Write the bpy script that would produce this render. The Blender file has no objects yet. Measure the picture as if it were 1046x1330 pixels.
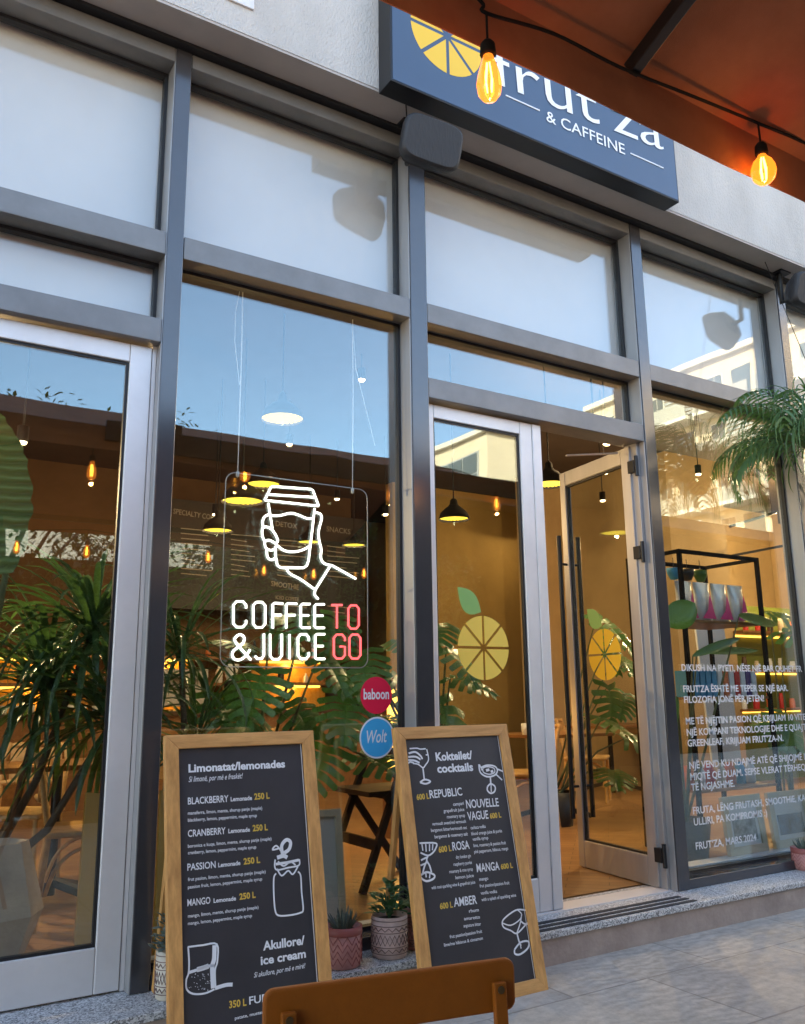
import bpy, math, random
from mathutils import Vector, Matrix
R = math.radians
sc = bpy.context.scene
COL = sc.collection

# ------------------------------------------------------------------ camera
CAM = Vector((0.0, -3.6, 1.25))
FPX = 1114.19                      # focal length in pixels of the 1046 x 1330 frame
RX = Vector((0.848524, -0.529021, -0.011977))
RY = Vector((0.101489, 0.184914, -0.977500))     # image down
RZ = Vector((0.519333, 0.828217, 0.210594))      # viewing direction
cd = bpy.data.cameras.new('camera')
cam = bpy.data.objects.new('camera', cd)
COL.objects.link(cam)
m = Matrix(((RX.x, -RY.x, -RZ.x), (RX.y, -RY.y, -RZ.y), (RX.z, -RY.z, -RZ.z))).to_4x4()
m.translation = CAM
cam.matrix_world = m
cd.sensor_fit = 'VERTICAL'
cd.sensor_height = 24.0
cd.lens = 24.0 * FPX / 1330.0
cd.clip_start = 0.05
cd.clip_end = 2000
sc.camera = cam

# ------------------------------------------------------------------ sky, sun, exposure
SUN_DIR = Vector((-0.80, 0.60, 0.50)).normalized()     # towards the sun
world = bpy.data.worlds.new('World')
sc.world = world
world.use_nodes = True
nt = world.node_tree
bg = nt.nodes['Background']
sky = nt.nodes.new('ShaderNodeTexSky')
sky.sky_type = 'NISHITA'
sky.sun_disc = False
sky.sun_elevation = math.asin(SUN_DIR.z)
sky.sun_rotation = math.atan2(SUN_DIR.x, SUN_DIR.y)
sky.air_density = 1.0
sky.dust_density = 0.7
sky.ozone_density = 2.0
nt.links.new(sky.outputs[0], bg.inputs[0])
bg.inputs[1].default_value = 0.15
sl = bpy.data.lights.new('sun', 'SUN')
sl.energy = 5.0
sl.angle = R(0.5)
sl.color = (1.0, 0.86, 0.66)
sun = bpy.data.objects.new('sun', sl)
COL.objects.link(sun)
sun.rotation_euler = SUN_DIR.to_track_quat('Z', 'Y').to_euler()
sc.view_settings.view_transform = 'Standard'
sc.view_settings.look = 'None'
sc.view_settings.gamma = 1.0
sc.view_settings.use_white_balance = True       # camera white balance for open shade
sc.view_settings.white_balance_temperature = 7350
sc.view_settings.white_balance_tint = 10
sc.view_settings.exposure = 2.62
cy = sc.cycles
cy.max_bounces = 10
cy.diffuse_bounces = 4
cy.glossy_bounces = 5
cy.transparent_max_bounces = 32
cy.transmission_bounces = 6
cy.caustics_reflective = False
cy.caustics_refractive = False
cy.use_denoising = True
cy.sample_clamp_indirect = 6.0
cy.blur_glossy = 0.5

# ------------------------------------------------------------------ pixel helpers (photo pixels -> points on real planes)
def ray(px, py):
    return RX * (px - 523.0) + RY * (py - 665.0) + RZ * FPX
def at(px, py, Y):                 # point on the vertical plane y = Y
    v = ray(px, py)
    return CAM + v * ((Y - CAM.y) / v.y)
def gz(px, py, Z=0.0):             # point on the level plane z = Z
    v = ray(px, py)
    return CAM + v * ((Z - CAM.z) / v.z)
class Plane:                       # o origin, u right, v up, n towards the viewer
    def __init__(s, o, u, v):
        s.o, s.u, s.v = Vector(o), Vector(u).normalized(), Vector(v).normalized()
        s.n = s.u.cross(s.v)
    def st(s, px, py):
        d = ray(px, py)
        t = (s.o - CAM).dot(s.n) / d.dot(s.n)
        p = CAM + d * t - s.o
        return Vector((p.dot(s.u), p.dot(s.v)))
    def p(s, a, b, h=0.0):
        return s.o + s.u * a + s.v * b + s.n * h

# ------------------------------------------------------------------ mesh builder
class MB:
    def __init__(s):
        s.v, s.f, s.mi, s.sm = [], [], [], []
        s.m = 0
    def add(s, vs, fs, smooth=False):
        b = len(s.v)
        s.v += [tuple(x) for x in vs]
        for f in fs:
            s.f.append(tuple(b + i for i in f)); s.mi.append(s.m); s.sm.append(smooth)
    def box(s, lo, hi, M=None):
        x0, y0, z0 = lo; x1, y1, z1 = hi
        vs = [Vector(p) for p in ((x0,y0,z0),(x1,y0,z0),(x1,y1,z0),(x0,y1,z0),(x0,y0,z1),(x1,y0,z1),(x1,y1,z1),(x0,y1,z1))]
        if M is not None: vs = [M @ p for p in vs]
        s.add(vs, [(3,2,1,0),(4,5,6,7),(0,1,5,4),(1,2,6,5),(2,3,7,6),(3,0,4,7)])
        return s
    def bar(s, a, b, w, h, up=(0,0,1)):        # rectangular bar from a to b
        a, b = Vector(a), Vector(b); d = (b - a); L = d.length; d.normalize()
        r = d.cross(Vector(up))
        if r.length < 1e-4: r = d.cross(Vector((0,1,0)))
        r.normalize(); u = r.cross(d)
        vs = []
        for e in (a, b):
            for i, j in ((-1,-1),(1,-1),(1,1),(-1,1)): vs.append(e + r*(i*w/2) + u*(j*h/2))
        s.add(vs, [(3,2,1,0),(4,5,6,7),(0,1,5,4),(1,2,6,5),(2,3,7,6),(3,0,4,7)])
        return s
    def tube(s, pts, r, n=8, closed=False, smooth=True):
        pts = [Vector(p) for p in pts]; k = len(pts)
        rr = r if isinstance(r, (list, tuple)) else [r]*k
        vs, fs = [], []
        ref = None
        for i, p in enumerate(pts):
            a = pts[(i-1) % k] if (closed or i) else p
            b = pts[(i+1) % k] if (closed or i < k-1) else p
            t = (b - a)
            t = t.normalized() if t.length > 1e-9 else Vector((0,0,1))
            if ref is None:
                ref = t.orthogonal().normalized()
            x = (ref - t * ref.dot(t))
            x = x.normalized() if x.length > 1e-6 else t.orthogonal().normalized()
            ref = x
            y = t.cross(x)
            for j in range(n):
                an = 2*math.pi*j/n
                vs.append(p + x*(math.cos(an)*rr[i]) + y*(math.sin(an)*rr[i]))
        for i in range(k if closed else k-1):
            for j in range(n):
                a, b = i*n, ((i+1) % k)*n
                fs.append((a+j, a+(j+1) % n, b+(j+1) % n, b+j))
        s.add(vs, fs, smooth)
        if not closed:
            s.add(vs[:n], [tuple(range(n))[::-1]]); s.add(vs[-n:], [tuple(range(n))])
        return s
    def lathe(s, prof, o=(0,0,0), n=24, smooth=True, M=None, cap=True):
        o = Vector(o); vs, fs = [], []
        for r_, z_ in prof:
            for j in range(n):
                an = 2*math.pi*j/n
                p = Vector((r_*math.cos(an), r_*math.sin(an), z_))
                vs.append((M @ p if M is not None else p) + o)
        for i in range(len(prof)-1):
            for j in range(n):
                fs.append((i*n+j, i*n+(j+1) % n, (i+1)*n+(j+1) % n, (i+1)*n+j))
        s.add(vs, fs, smooth)
        if cap:
            if prof[0][0] > 1e-4: s.add(vs[:n], [tuple(range(n))[::-1]])
            if prof[-1][0] > 1e-4: s.add(vs[-n:], [tuple(range(n))])
        return s
    def prism(s, P, loop, h0, h1):             # flat outline (a, b) on plane P, thickness h0..h1
        k = len(loop)
        vs = [P.p(a, b, h1) for a, b in loop] + [P.p(a, b, h0) for a, b in loop]
        fs = [tuple(range(k)), tuple(range(2*k-1, k-1, -1))]
        fs += [(i, k+i, k+(i+1) % k, (i+1) % k) for i in range(k)]
        s.add(vs, fs)
        return s
    def ribbon(s, P, pts, w, h=0.0006, closed=False):   # painted line of width w on plane P
        pts = [Vector((a[0], a[1])) for a in pts]; k = len(pts)
        L, Rr = [], []
        for i, p in enumerate(pts):
            a = pts[(i-1) % k] if (closed or i) else p
            b = pts[(i+1) % k] if (closed or i < k-1) else p
            t = b - a
            t = t.normalized() if t.length > 1e-9 else Vector((1, 0))
            nrm = Vector((-t.y, t.x)) * w/2
            L.append(p + nrm); Rr.append(p - nrm)
        vs = [P.p(q.x, q.y, h) for q in L] + [P.p(q.x, q.y, h) for q in Rr]
        fs = [(k+i, k+(i+1) % k, (i+1) % k, i) for i in range(k if closed else k-1)]
        s.add(vs, fs)
        return s
    def build(s, name, mats, parent=None, bevel=0.0):
        me = bpy.data.meshes.new(name)
        me.from_pydata(s.v, [], s.f)
        if not isinstance(mats, (list, tuple)): mats = [mats]
        for mm in mats: me.materials.append(mm)
        me.polygons.foreach_set('material_index', s.mi)
        me.polygons.foreach_set('use_smooth', s.sm)
        me.update()
        o = bpy.data.objects.new(name, me)
        COL.objects.link(o)
        if parent is not None:
            o.parent = parent
            o.matrix_parent_inverse = parent.matrix_world.inverted()
        if bevel:
            b = o.modifiers.new('bevel', 'BEVEL'); b.width = bevel; b.segments = 2; b.limit_method = 'ANGLE'
        return o
def empty(name, loc, label, cat, group=None):
    o = bpy.data.objects.new(name, None)
    COL.objects.link(o)
    o.location = loc
    o.matrix_world = Matrix.Translation(loc)
    tag(o, label, cat, group)
    return o
def tag(o, label, cat, group=None):
    o['label'] = label; o['category'] = cat
    if group: o['group'] = group
    return o
def struct(o, kind='structure'):
    o['kind'] = kind
    return o
def copy_tree(o, parent=None):
    kids = [c for c in bpy.data.objects if c.parent is o]
    c = o.copy(); COL.objects.link(c)
    if parent is not None: c.parent = parent
    for k in kids: copy_tree(k, c)
    return c

# ------------------------------------------------------------------ text
def text_geo(body, shear=0.0, off=0.0, sp=1.0):
    cu = bpy.data.curves.new('text', 'FONT')
    cu.body = body; cu.size = 1.0; cu.shear = shear; cu.offset = off; cu.space_character = sp
    cu.resolution_u = 3
    ob = bpy.data.objects.new('text', cu)
    COL.objects.link(ob)
    dg = bpy.context.evaluated_depsgraph_get()
    me = bpy.data.meshes.new_from_object(ob.evaluated_get(dg))
    vs = [(v.co.x, v.co.y) for v in me.vertices]
    fs = [tuple(p.vertices) for p in me.polygons]
    bpy.data.objects.remove(ob); bpy.data.curves.remove(cu); bpy.data.meshes.remove(me)
    return vs, fs
CAPH = 0.73
def text_fit(mb, P, body, pl, pr, cap, h=0.0008, shear=0.0, off=0.0, local=False, sp=1.0):
    """text whose baseline runs from pl to pr; cap = capital height (pixels, or metres when local)"""
    a = Vector(pl) if local else P.st(*pl)
    b = Vector(pr) if local else P.st(*pr)
    ch = cap if local else abs((P.st(pl[0], pl[1]-cap) - a).y)
    vs, fs = text_geo(body, shear, off, sp)
    if not vs: return
    x0 = min(v[0] for v in vs); x1 = max(v[0] for v in vs)
    d = b - a; L = d.length; d.normalize(); e = Vector((-d.y, d.x))
    sx = L/(x1-x0); sy = ch/CAPH
    out = []
    for x, y in vs:
        q = a + d*((x-x0)*sx) + e*(y*sy)
        out.append(P.p(q.x, q.y, h))
    mb.add(out, fs)

# ------------------------------------------------------------------ materials
def mat(name, col, rough=0.6, metal=0.0, spec=0.5, noise=0.0, nscale=8.0, bump=0.0, bscale=60.0, emit=None, estr=0.0, coat=0.0, stretch=None, col2=None, alpha=None):
    mm = bpy.data.materials.new(name); mm.use_nodes = True
    t = mm.node_tree; b = t.nodes['Principled BSDF']
    b.inputs['Base Color'].default_value = (*col, 1)
    b.inputs['Roughness'].default_value = rough
    b.inputs['Metallic'].default_value = metal
    b.inputs['Specular IOR Level'].default_value = spec
    b.inputs['Coat Weight'].default_value = coat
    tc = t.nodes.new('ShaderNodeTexCoord')
    mp = t.nodes.new('ShaderNodeMapping')
    if stretch: mp.inputs['Scale'].default_value = stretch
    t.links.new(tc.outputs['Object'], mp.inputs[0])
    if noise or col2:
        n = t.nodes.new('ShaderNodeTexNoise'); n.inputs['Scale'].default_value = nscale; n.inputs['Detail'].default_value = 6
        n.inputs['Roughness'].default_value = 0.65
        t.links.new(mp.outputs[0], n.inputs[0])
        mx = t.nodes.new('ShaderNodeMix'); mx.data_type = 'RGBA'
        c2 = col2 if col2 else tuple(c*(1-noise) for c in col)
        c1 = col if col2 else tuple(min(1, c*(1+noise*0.6)) for c in col)
        mx.inputs[6].default_value = (*c1, 1); mx.inputs[7].default_value = (*c2, 1)
        cr = t.nodes.new('ShaderNodeValToRGB'); cr.color_ramp.elements[0].position = 0.35; cr.color_ramp.elements[1].position = 0.68
        t.links.new(n.outputs[0], cr.inputs[0]); t.links.new(cr.outputs[0], mx.inputs[0])
        t.links.new(mx.outputs[2], b.inputs['Base Color'])
        rm = t.nodes.new('ShaderNodeMapRange')
        rm.inputs[3].default_value = max(0.02, rough*0.85); rm.inputs[4].default_value = min(1, rough*1.2)
        t.links.new(n.outputs[0], rm.inputs[0]); t.links.new(rm.outputs[0], b.inputs['Roughness'])
    if bump:
        n2 = t.nodes.new('ShaderNodeTexNoise'); n2.inputs['Scale'].default_value = bscale; n2.inputs['Detail'].default_value = 4
        t.links.new(mp.outputs[0], n2.inputs[0])
        bp = t.nodes.new('ShaderNodeBump'); bp.inputs['Strength'].default_value = bump; bp.inputs['Distance'].default_value = 0.01
        t.links.new(n2.outputs[0], bp.inputs['Height']); t.links.new(bp.outputs[0], b.inputs['Normal'])
    if emit:
        b.inputs['Emission Color'].default_value = (*emit, 1); b.inputs['Emission Strength'].default_value = estr
    return mm
def leaf_mat(name, col, col2, rough=0.4, scale=6.0, trans=0.25):
    mm = mat(name, col, rough, col2=col2, nscale=scale, bump=0.15, bscale=40)
    t = mm.node_tree; b = t.nodes['Principled BSDF']; out = t.nodes['Material Output']
    tr = t.nodes.new('ShaderNodeBsdfTranslucent'); tr.inputs[0].default_value = (col[0]*1.6, col[1]*1.8, col[2], 1)
    mx = t.nodes.new('ShaderNodeMixShader'); mx.inputs[0].default_value = trans
    t.links.new(b.outputs[0], mx.inputs[1]); t.links.new(tr.outputs[0], mx.inputs[2]); t.links.new(mx.outputs[0], out.inputs[0])
    return mm
def glass_mat(name, base=0.07, k=0.85, tint=(0.93, 0.96, 0.95), pw=4.0, rough=0.0, coat=(0.80, 0.96, 1.0)):
    mm = bpy.data.materials.new(name); mm.use_nodes = True
    t = mm.node_tree; t.nodes.remove(t.nodes['Principled BSDF']); out = t.nodes['Material Output']
    lw = t.nodes.new('ShaderNodeLayerWeight'); lw.inputs[0].default_value = 0.5
    p = t.nodes.new('ShaderNodeMath'); p.operation = 'POWER'; p.inputs[1].default_value = pw
    a = t.nodes.new('ShaderNodeMath'); a.operation = 'MULTIPLY_ADD'; a.inputs[1].default_value = k; a.inputs[2].default_value = base; a.use_clamp = True
    t.links.new(lw.outputs['Facing'], p.inputs[0]); t.links.new(p.outputs[0], a.inputs[0])
    tr = t.nodes.new('ShaderNodeBsdfTransparent'); tr.inputs[0].default_value = (*tint, 1)
    gl = t.nodes.new('ShaderNodeBsdfGlossy'); gl.inputs['Roughness'].default_value = rough
    tcg = t.nodes.new('ShaderNodeTexCoord'); ng = t.nodes.new('ShaderNodeTexNoise'); ng.inputs['Scale'].default_value = 1.3; ng.inputs['Detail'].default_value = 1
    bg_ = t.nodes.new('ShaderNodeBump'); bg_.inputs['Strength'].default_value = 0.25; bg_.inputs['Distance'].default_value = 0.006
    t.links.new(tcg.outputs['Object'], ng.inputs[0]); t.links.new(ng.outputs[0], bg_.inputs['Height']); t.links.new(bg_.outputs[0], gl.inputs['Normal'])
    gl.inputs[0].default_value = (*coat, 1)      # cool coated glazing
    mx = t.nodes.new('ShaderNodeMixShader')
    t.links.new(a.outputs[0], mx.inputs[0]); t.links.new(tr.outputs[0], mx.inputs[1]); t.links.new(gl.outputs[0], mx.inputs[2])
    t.links.new(mx.outputs[0], out.inputs[0])
    return mm
def emit_mat(name, col, s):
    mm = bpy.data.materials.new(name); mm.use_nodes = True
    t = mm.node_tree; t.nodes.remove(t.nodes['Principled BSDF'])
    e = t.nodes.new('ShaderNodeEmission'); e.inputs[0].default_value = (*col, 1); e.inputs[1].default_value = s
    t.links.new(e.outputs[0], t.nodes['Material Output'].inputs[0])
    return mm
def brick_mat(name, c1, c2, mortar, scale, bw, rh, msize, rough=0.7, offset=0.5, rot=0.0, bump=0.3, noise=True, swap=None):
    mm = bpy.data.materials.new(name); mm.use_nodes = True
    t = mm.node_tree; b = t.nodes['Principled BSDF']
    tc = t.nodes.new('ShaderNodeTexCoord'); mp = t.nodes.new('ShaderNodeMapping')
    mp.inputs['Rotation'].default_value = swap if swap else (0, 0, rot)
    t.links.new(tc.outputs['Object'], mp.inputs[0])
    br = t.nodes.new('ShaderNodeTexBrick'); br.offset = offset
    br.inputs['Color1'].default_value = (*c1, 1); br.inputs['Color2'].default_value = (*c2, 1); br.inputs['Mortar'].default_value = (*mortar, 1)
    br.inputs['Scale'].default_value = scale; br.inputs['Brick Width'].default_value = bw; br.inputs['Row Height'].default_value = rh
    br.inputs['Mortar Size'].default_value = msize; br.inputs['Mortar Smooth'].default_value = 0.3
    t.links.new(mp.outputs[0], br.inputs[0])
    n = t.nodes.new('ShaderNodeTexNoise'); n.inputs['Scale'].default_value = 2.2; n.inputs['Detail'].default_value = 8; n.inputs['Roughness'].default_value = 0.7
    t.links.new(mp.outputs[0], n.inputs[0])
    cr = t.nodes.new('ShaderNodeMapRange'); cr.inputs[3].default_value = 0.62; cr.inputs[4].default_value = 1.35
    t.links.new(n.outputs[0], cr.inputs[0])
    mu = t.nodes.new('ShaderNodeMix'); mu.data_type = 'RGBA'; mu.blend_type = 'MULTIPLY'; mu.inputs[0].default_value = 1.0
    t.links.new(br.outputs[0], mu.inputs[6]); t.links.new(cr.outputs[0], mu.inputs[7])
    t.links.new(mu.outputs[2], b.inputs['Base Color'])
    b.inputs['Roughness'].default_value = rough
    n2 = t.nodes.new('ShaderNodeTexNoise'); n2.inputs['Scale'].default_value = 35; n2.inputs['Detail'].default_value = 6
    t.links.new(mp.outputs[0], n2.inputs[0])
    ad = t.nodes.new('ShaderNodeMath'); ad.operation = 'MULTIPLY_ADD'; ad.inputs[1].default_value = -1.5
    t.links.new(br.outputs['Fac'], ad.inputs[0]); t.links.new(n2.outputs[0], ad.inputs[2])
    bp = t.nodes.new('ShaderNodeBump'); bp.inputs['Strength'].default_value = bump; bp.inputs['Distance'].default_value = 0.006
    t.links.new(ad.outputs[0], bp.inputs['Height']); t.links.new(bp.outputs[0], b.inputs['Normal'])
    return mm
def granite_mat(name, a, b_, c, scale=180):
    mm = mat(name, a, 0.5)
    t = mm.node_tree; b = t.nodes['Principled BSDF']
    tc = t.nodes.new('ShaderNodeTexCoord')
    v = t.nodes.new('ShaderNodeTexVoronoi'); v.inputs['Scale'].default_value = scale
    t.links.new(tc.outputs['Object'], v.inputs[0])
    r = t.nodes.new('ShaderNodeValToRGB'); e = r.color_ramp
    e.elements[0].color = (*b_, 1); e.elements[0].position = 0.1; e.elements[1].color = (*c, 1); e.elements[1].position = 0.8
    x = e.elements.new(0.45); x.color = (*a, 1)
    sp = t.nodes.new('ShaderNodeSeparateColor')
    t.links.new(v.outputs['Color'], sp.inputs[0]); t.links.new(sp.outputs[0], r.inputs[0]); t.links.new(r.outputs[0], b.inputs['Base Color'])
    return mm

def banana_mat():
    mm = leaf_mat('banana_leaf', (0.105, 0.18, 0.085), (0.07, 0.13, 0.06), 0.45, 3, 0.06)
    t = mm.node_tree; b = t.nodes['Principled BSDF']
    tc = t.nodes.new('ShaderNodeTexCoord'); w = t.nodes.new('ShaderNodeTexWave'); w.bands_direction = 'Z'
    w.inputs['Scale'].default_value = 6.5; w.inputs['Distortion'].default_value = 1.2; w.inputs['Detail'].default_value = 2
    t.links.new(tc.outputs['Object'], w.inputs[0])
    bp = t.nodes.new('ShaderNodeBump'); bp.inputs['Strength'].default_value = 0.8; bp.inputs['Distance'].default_value = 0.02
    t.links.new(w.outputs['Color'], bp.inputs['Height']); t.links.new(bp.outputs[0], b.inputs['Normal'])
    src = b.inputs['Base Color'].links[0].from_socket
    r2 = t.nodes.new('ShaderNodeMapRange'); r2.inputs[3].default_value = 0.4; r2.inputs[4].default_value = 1.5
    t.links.new(w.outputs['Color'], r2.inputs[0])
    mx = t.nodes.new('ShaderNodeMix'); mx.data_type = 'RGBA'; mx.blend_type = 'MULTIPLY'; mx.inputs[0].default_value = 1.0
    t.links.new(src, mx.inputs[6]); t.links.new(r2.outputs[0], mx.inputs[7]); t.links.new(mx.outputs[2], b.inputs['Base Color'])
    return mm
def pave_mat():
    mm = brick_mat('paving', (0.50, 0.445, 0.38), (0.445, 0.395, 0.34), (0.33, 0.29, 0.25), 1.0, 0.9, 0.6, 0.006, 0.72, bump=0.5)
    t = mm.node_tree; b = t.nodes['Principled BSDF']; src = b.inputs['Base Color'].links[0].from_socket
    tc = t.nodes.new('ShaderNodeTexCoord')
    w = t.nodes.new('ShaderNodeTexWave'); w.wave_type = 'RINGS'; w.inputs['Scale'].default_value = 5.5; w.inputs['Distortion'].default_value = 9; w.inputs['Detail'].default_value = 3; w.inputs['Detail Scale'].default_value = 1.2
    v = t.nodes.new('ShaderNodeTexNoise'); v.inputs['Scale'].default_value = 0.9; v.inputs['Detail'].default_value = 5
    t.links.new(tc.outputs['Object'], w.inputs[0]); t.links.new(tc.outputs['Object'], v.inputs[0])
    r1 = t.nodes.new('ShaderNodeMapRange'); r1.inputs[1].default_value = 0.42; r1.inputs[2].default_value = 0.62; r1.inputs[3].default_value = 0.0; r1.inputs[4].default_value = 0.42
    t.links.new(v.outputs[0], r1.inputs[0])
    r2 = t.nodes.new('ShaderNodeMapRange'); r2.inputs[3].default_value = 0.72; r2.inputs[4].default_value = 1.2
    t.links.new(w.outputs['Color'], r2.inputs[0])
    mx = t.nodes.new('ShaderNodeMix'); mx.data_type = 'RGBA'; mx.blend_type = 'MULTIPLY'
    t.links.new(r1.outputs[0], mx.inputs[0]); t.links.new(src, mx.inputs[6]); t.links.new(r2.outputs[0], mx.inputs[7])
    sp = t.nodes.new('ShaderNodeTexNoise'); sp.inputs['Scale'].default_value = 14; sp.inputs['Detail'].default_value = 8; sp.inputs['Roughness'].default_value = 0.8
    t.links.new(tc.outputs['Object'], sp.inputs[0])
    r3 = t.nodes.new('ShaderNodeMapRange'); r3.inputs[1].default_value = 0.3; r3.inputs[2].default_value = 0.7; r3.inputs[3].default_value = 0.72; r3.inputs[4].default_value = 1.22
    t.links.new(sp.outputs[0], r3.inputs[0])
    m2 = t.nodes.new('ShaderNodeMix'); m2.data_type = 'RGBA'; m2.blend_type = 'MULTIPLY'; m2.inputs[0].default_value = 1.0
    t.links.new(mx.outputs[2], m2.inputs[6]); t.links.new(r3.outputs[0], m2.inputs[7]); t.links.new(m2.outputs[2], b.inputs['Base Color'])
    return mm

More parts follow.
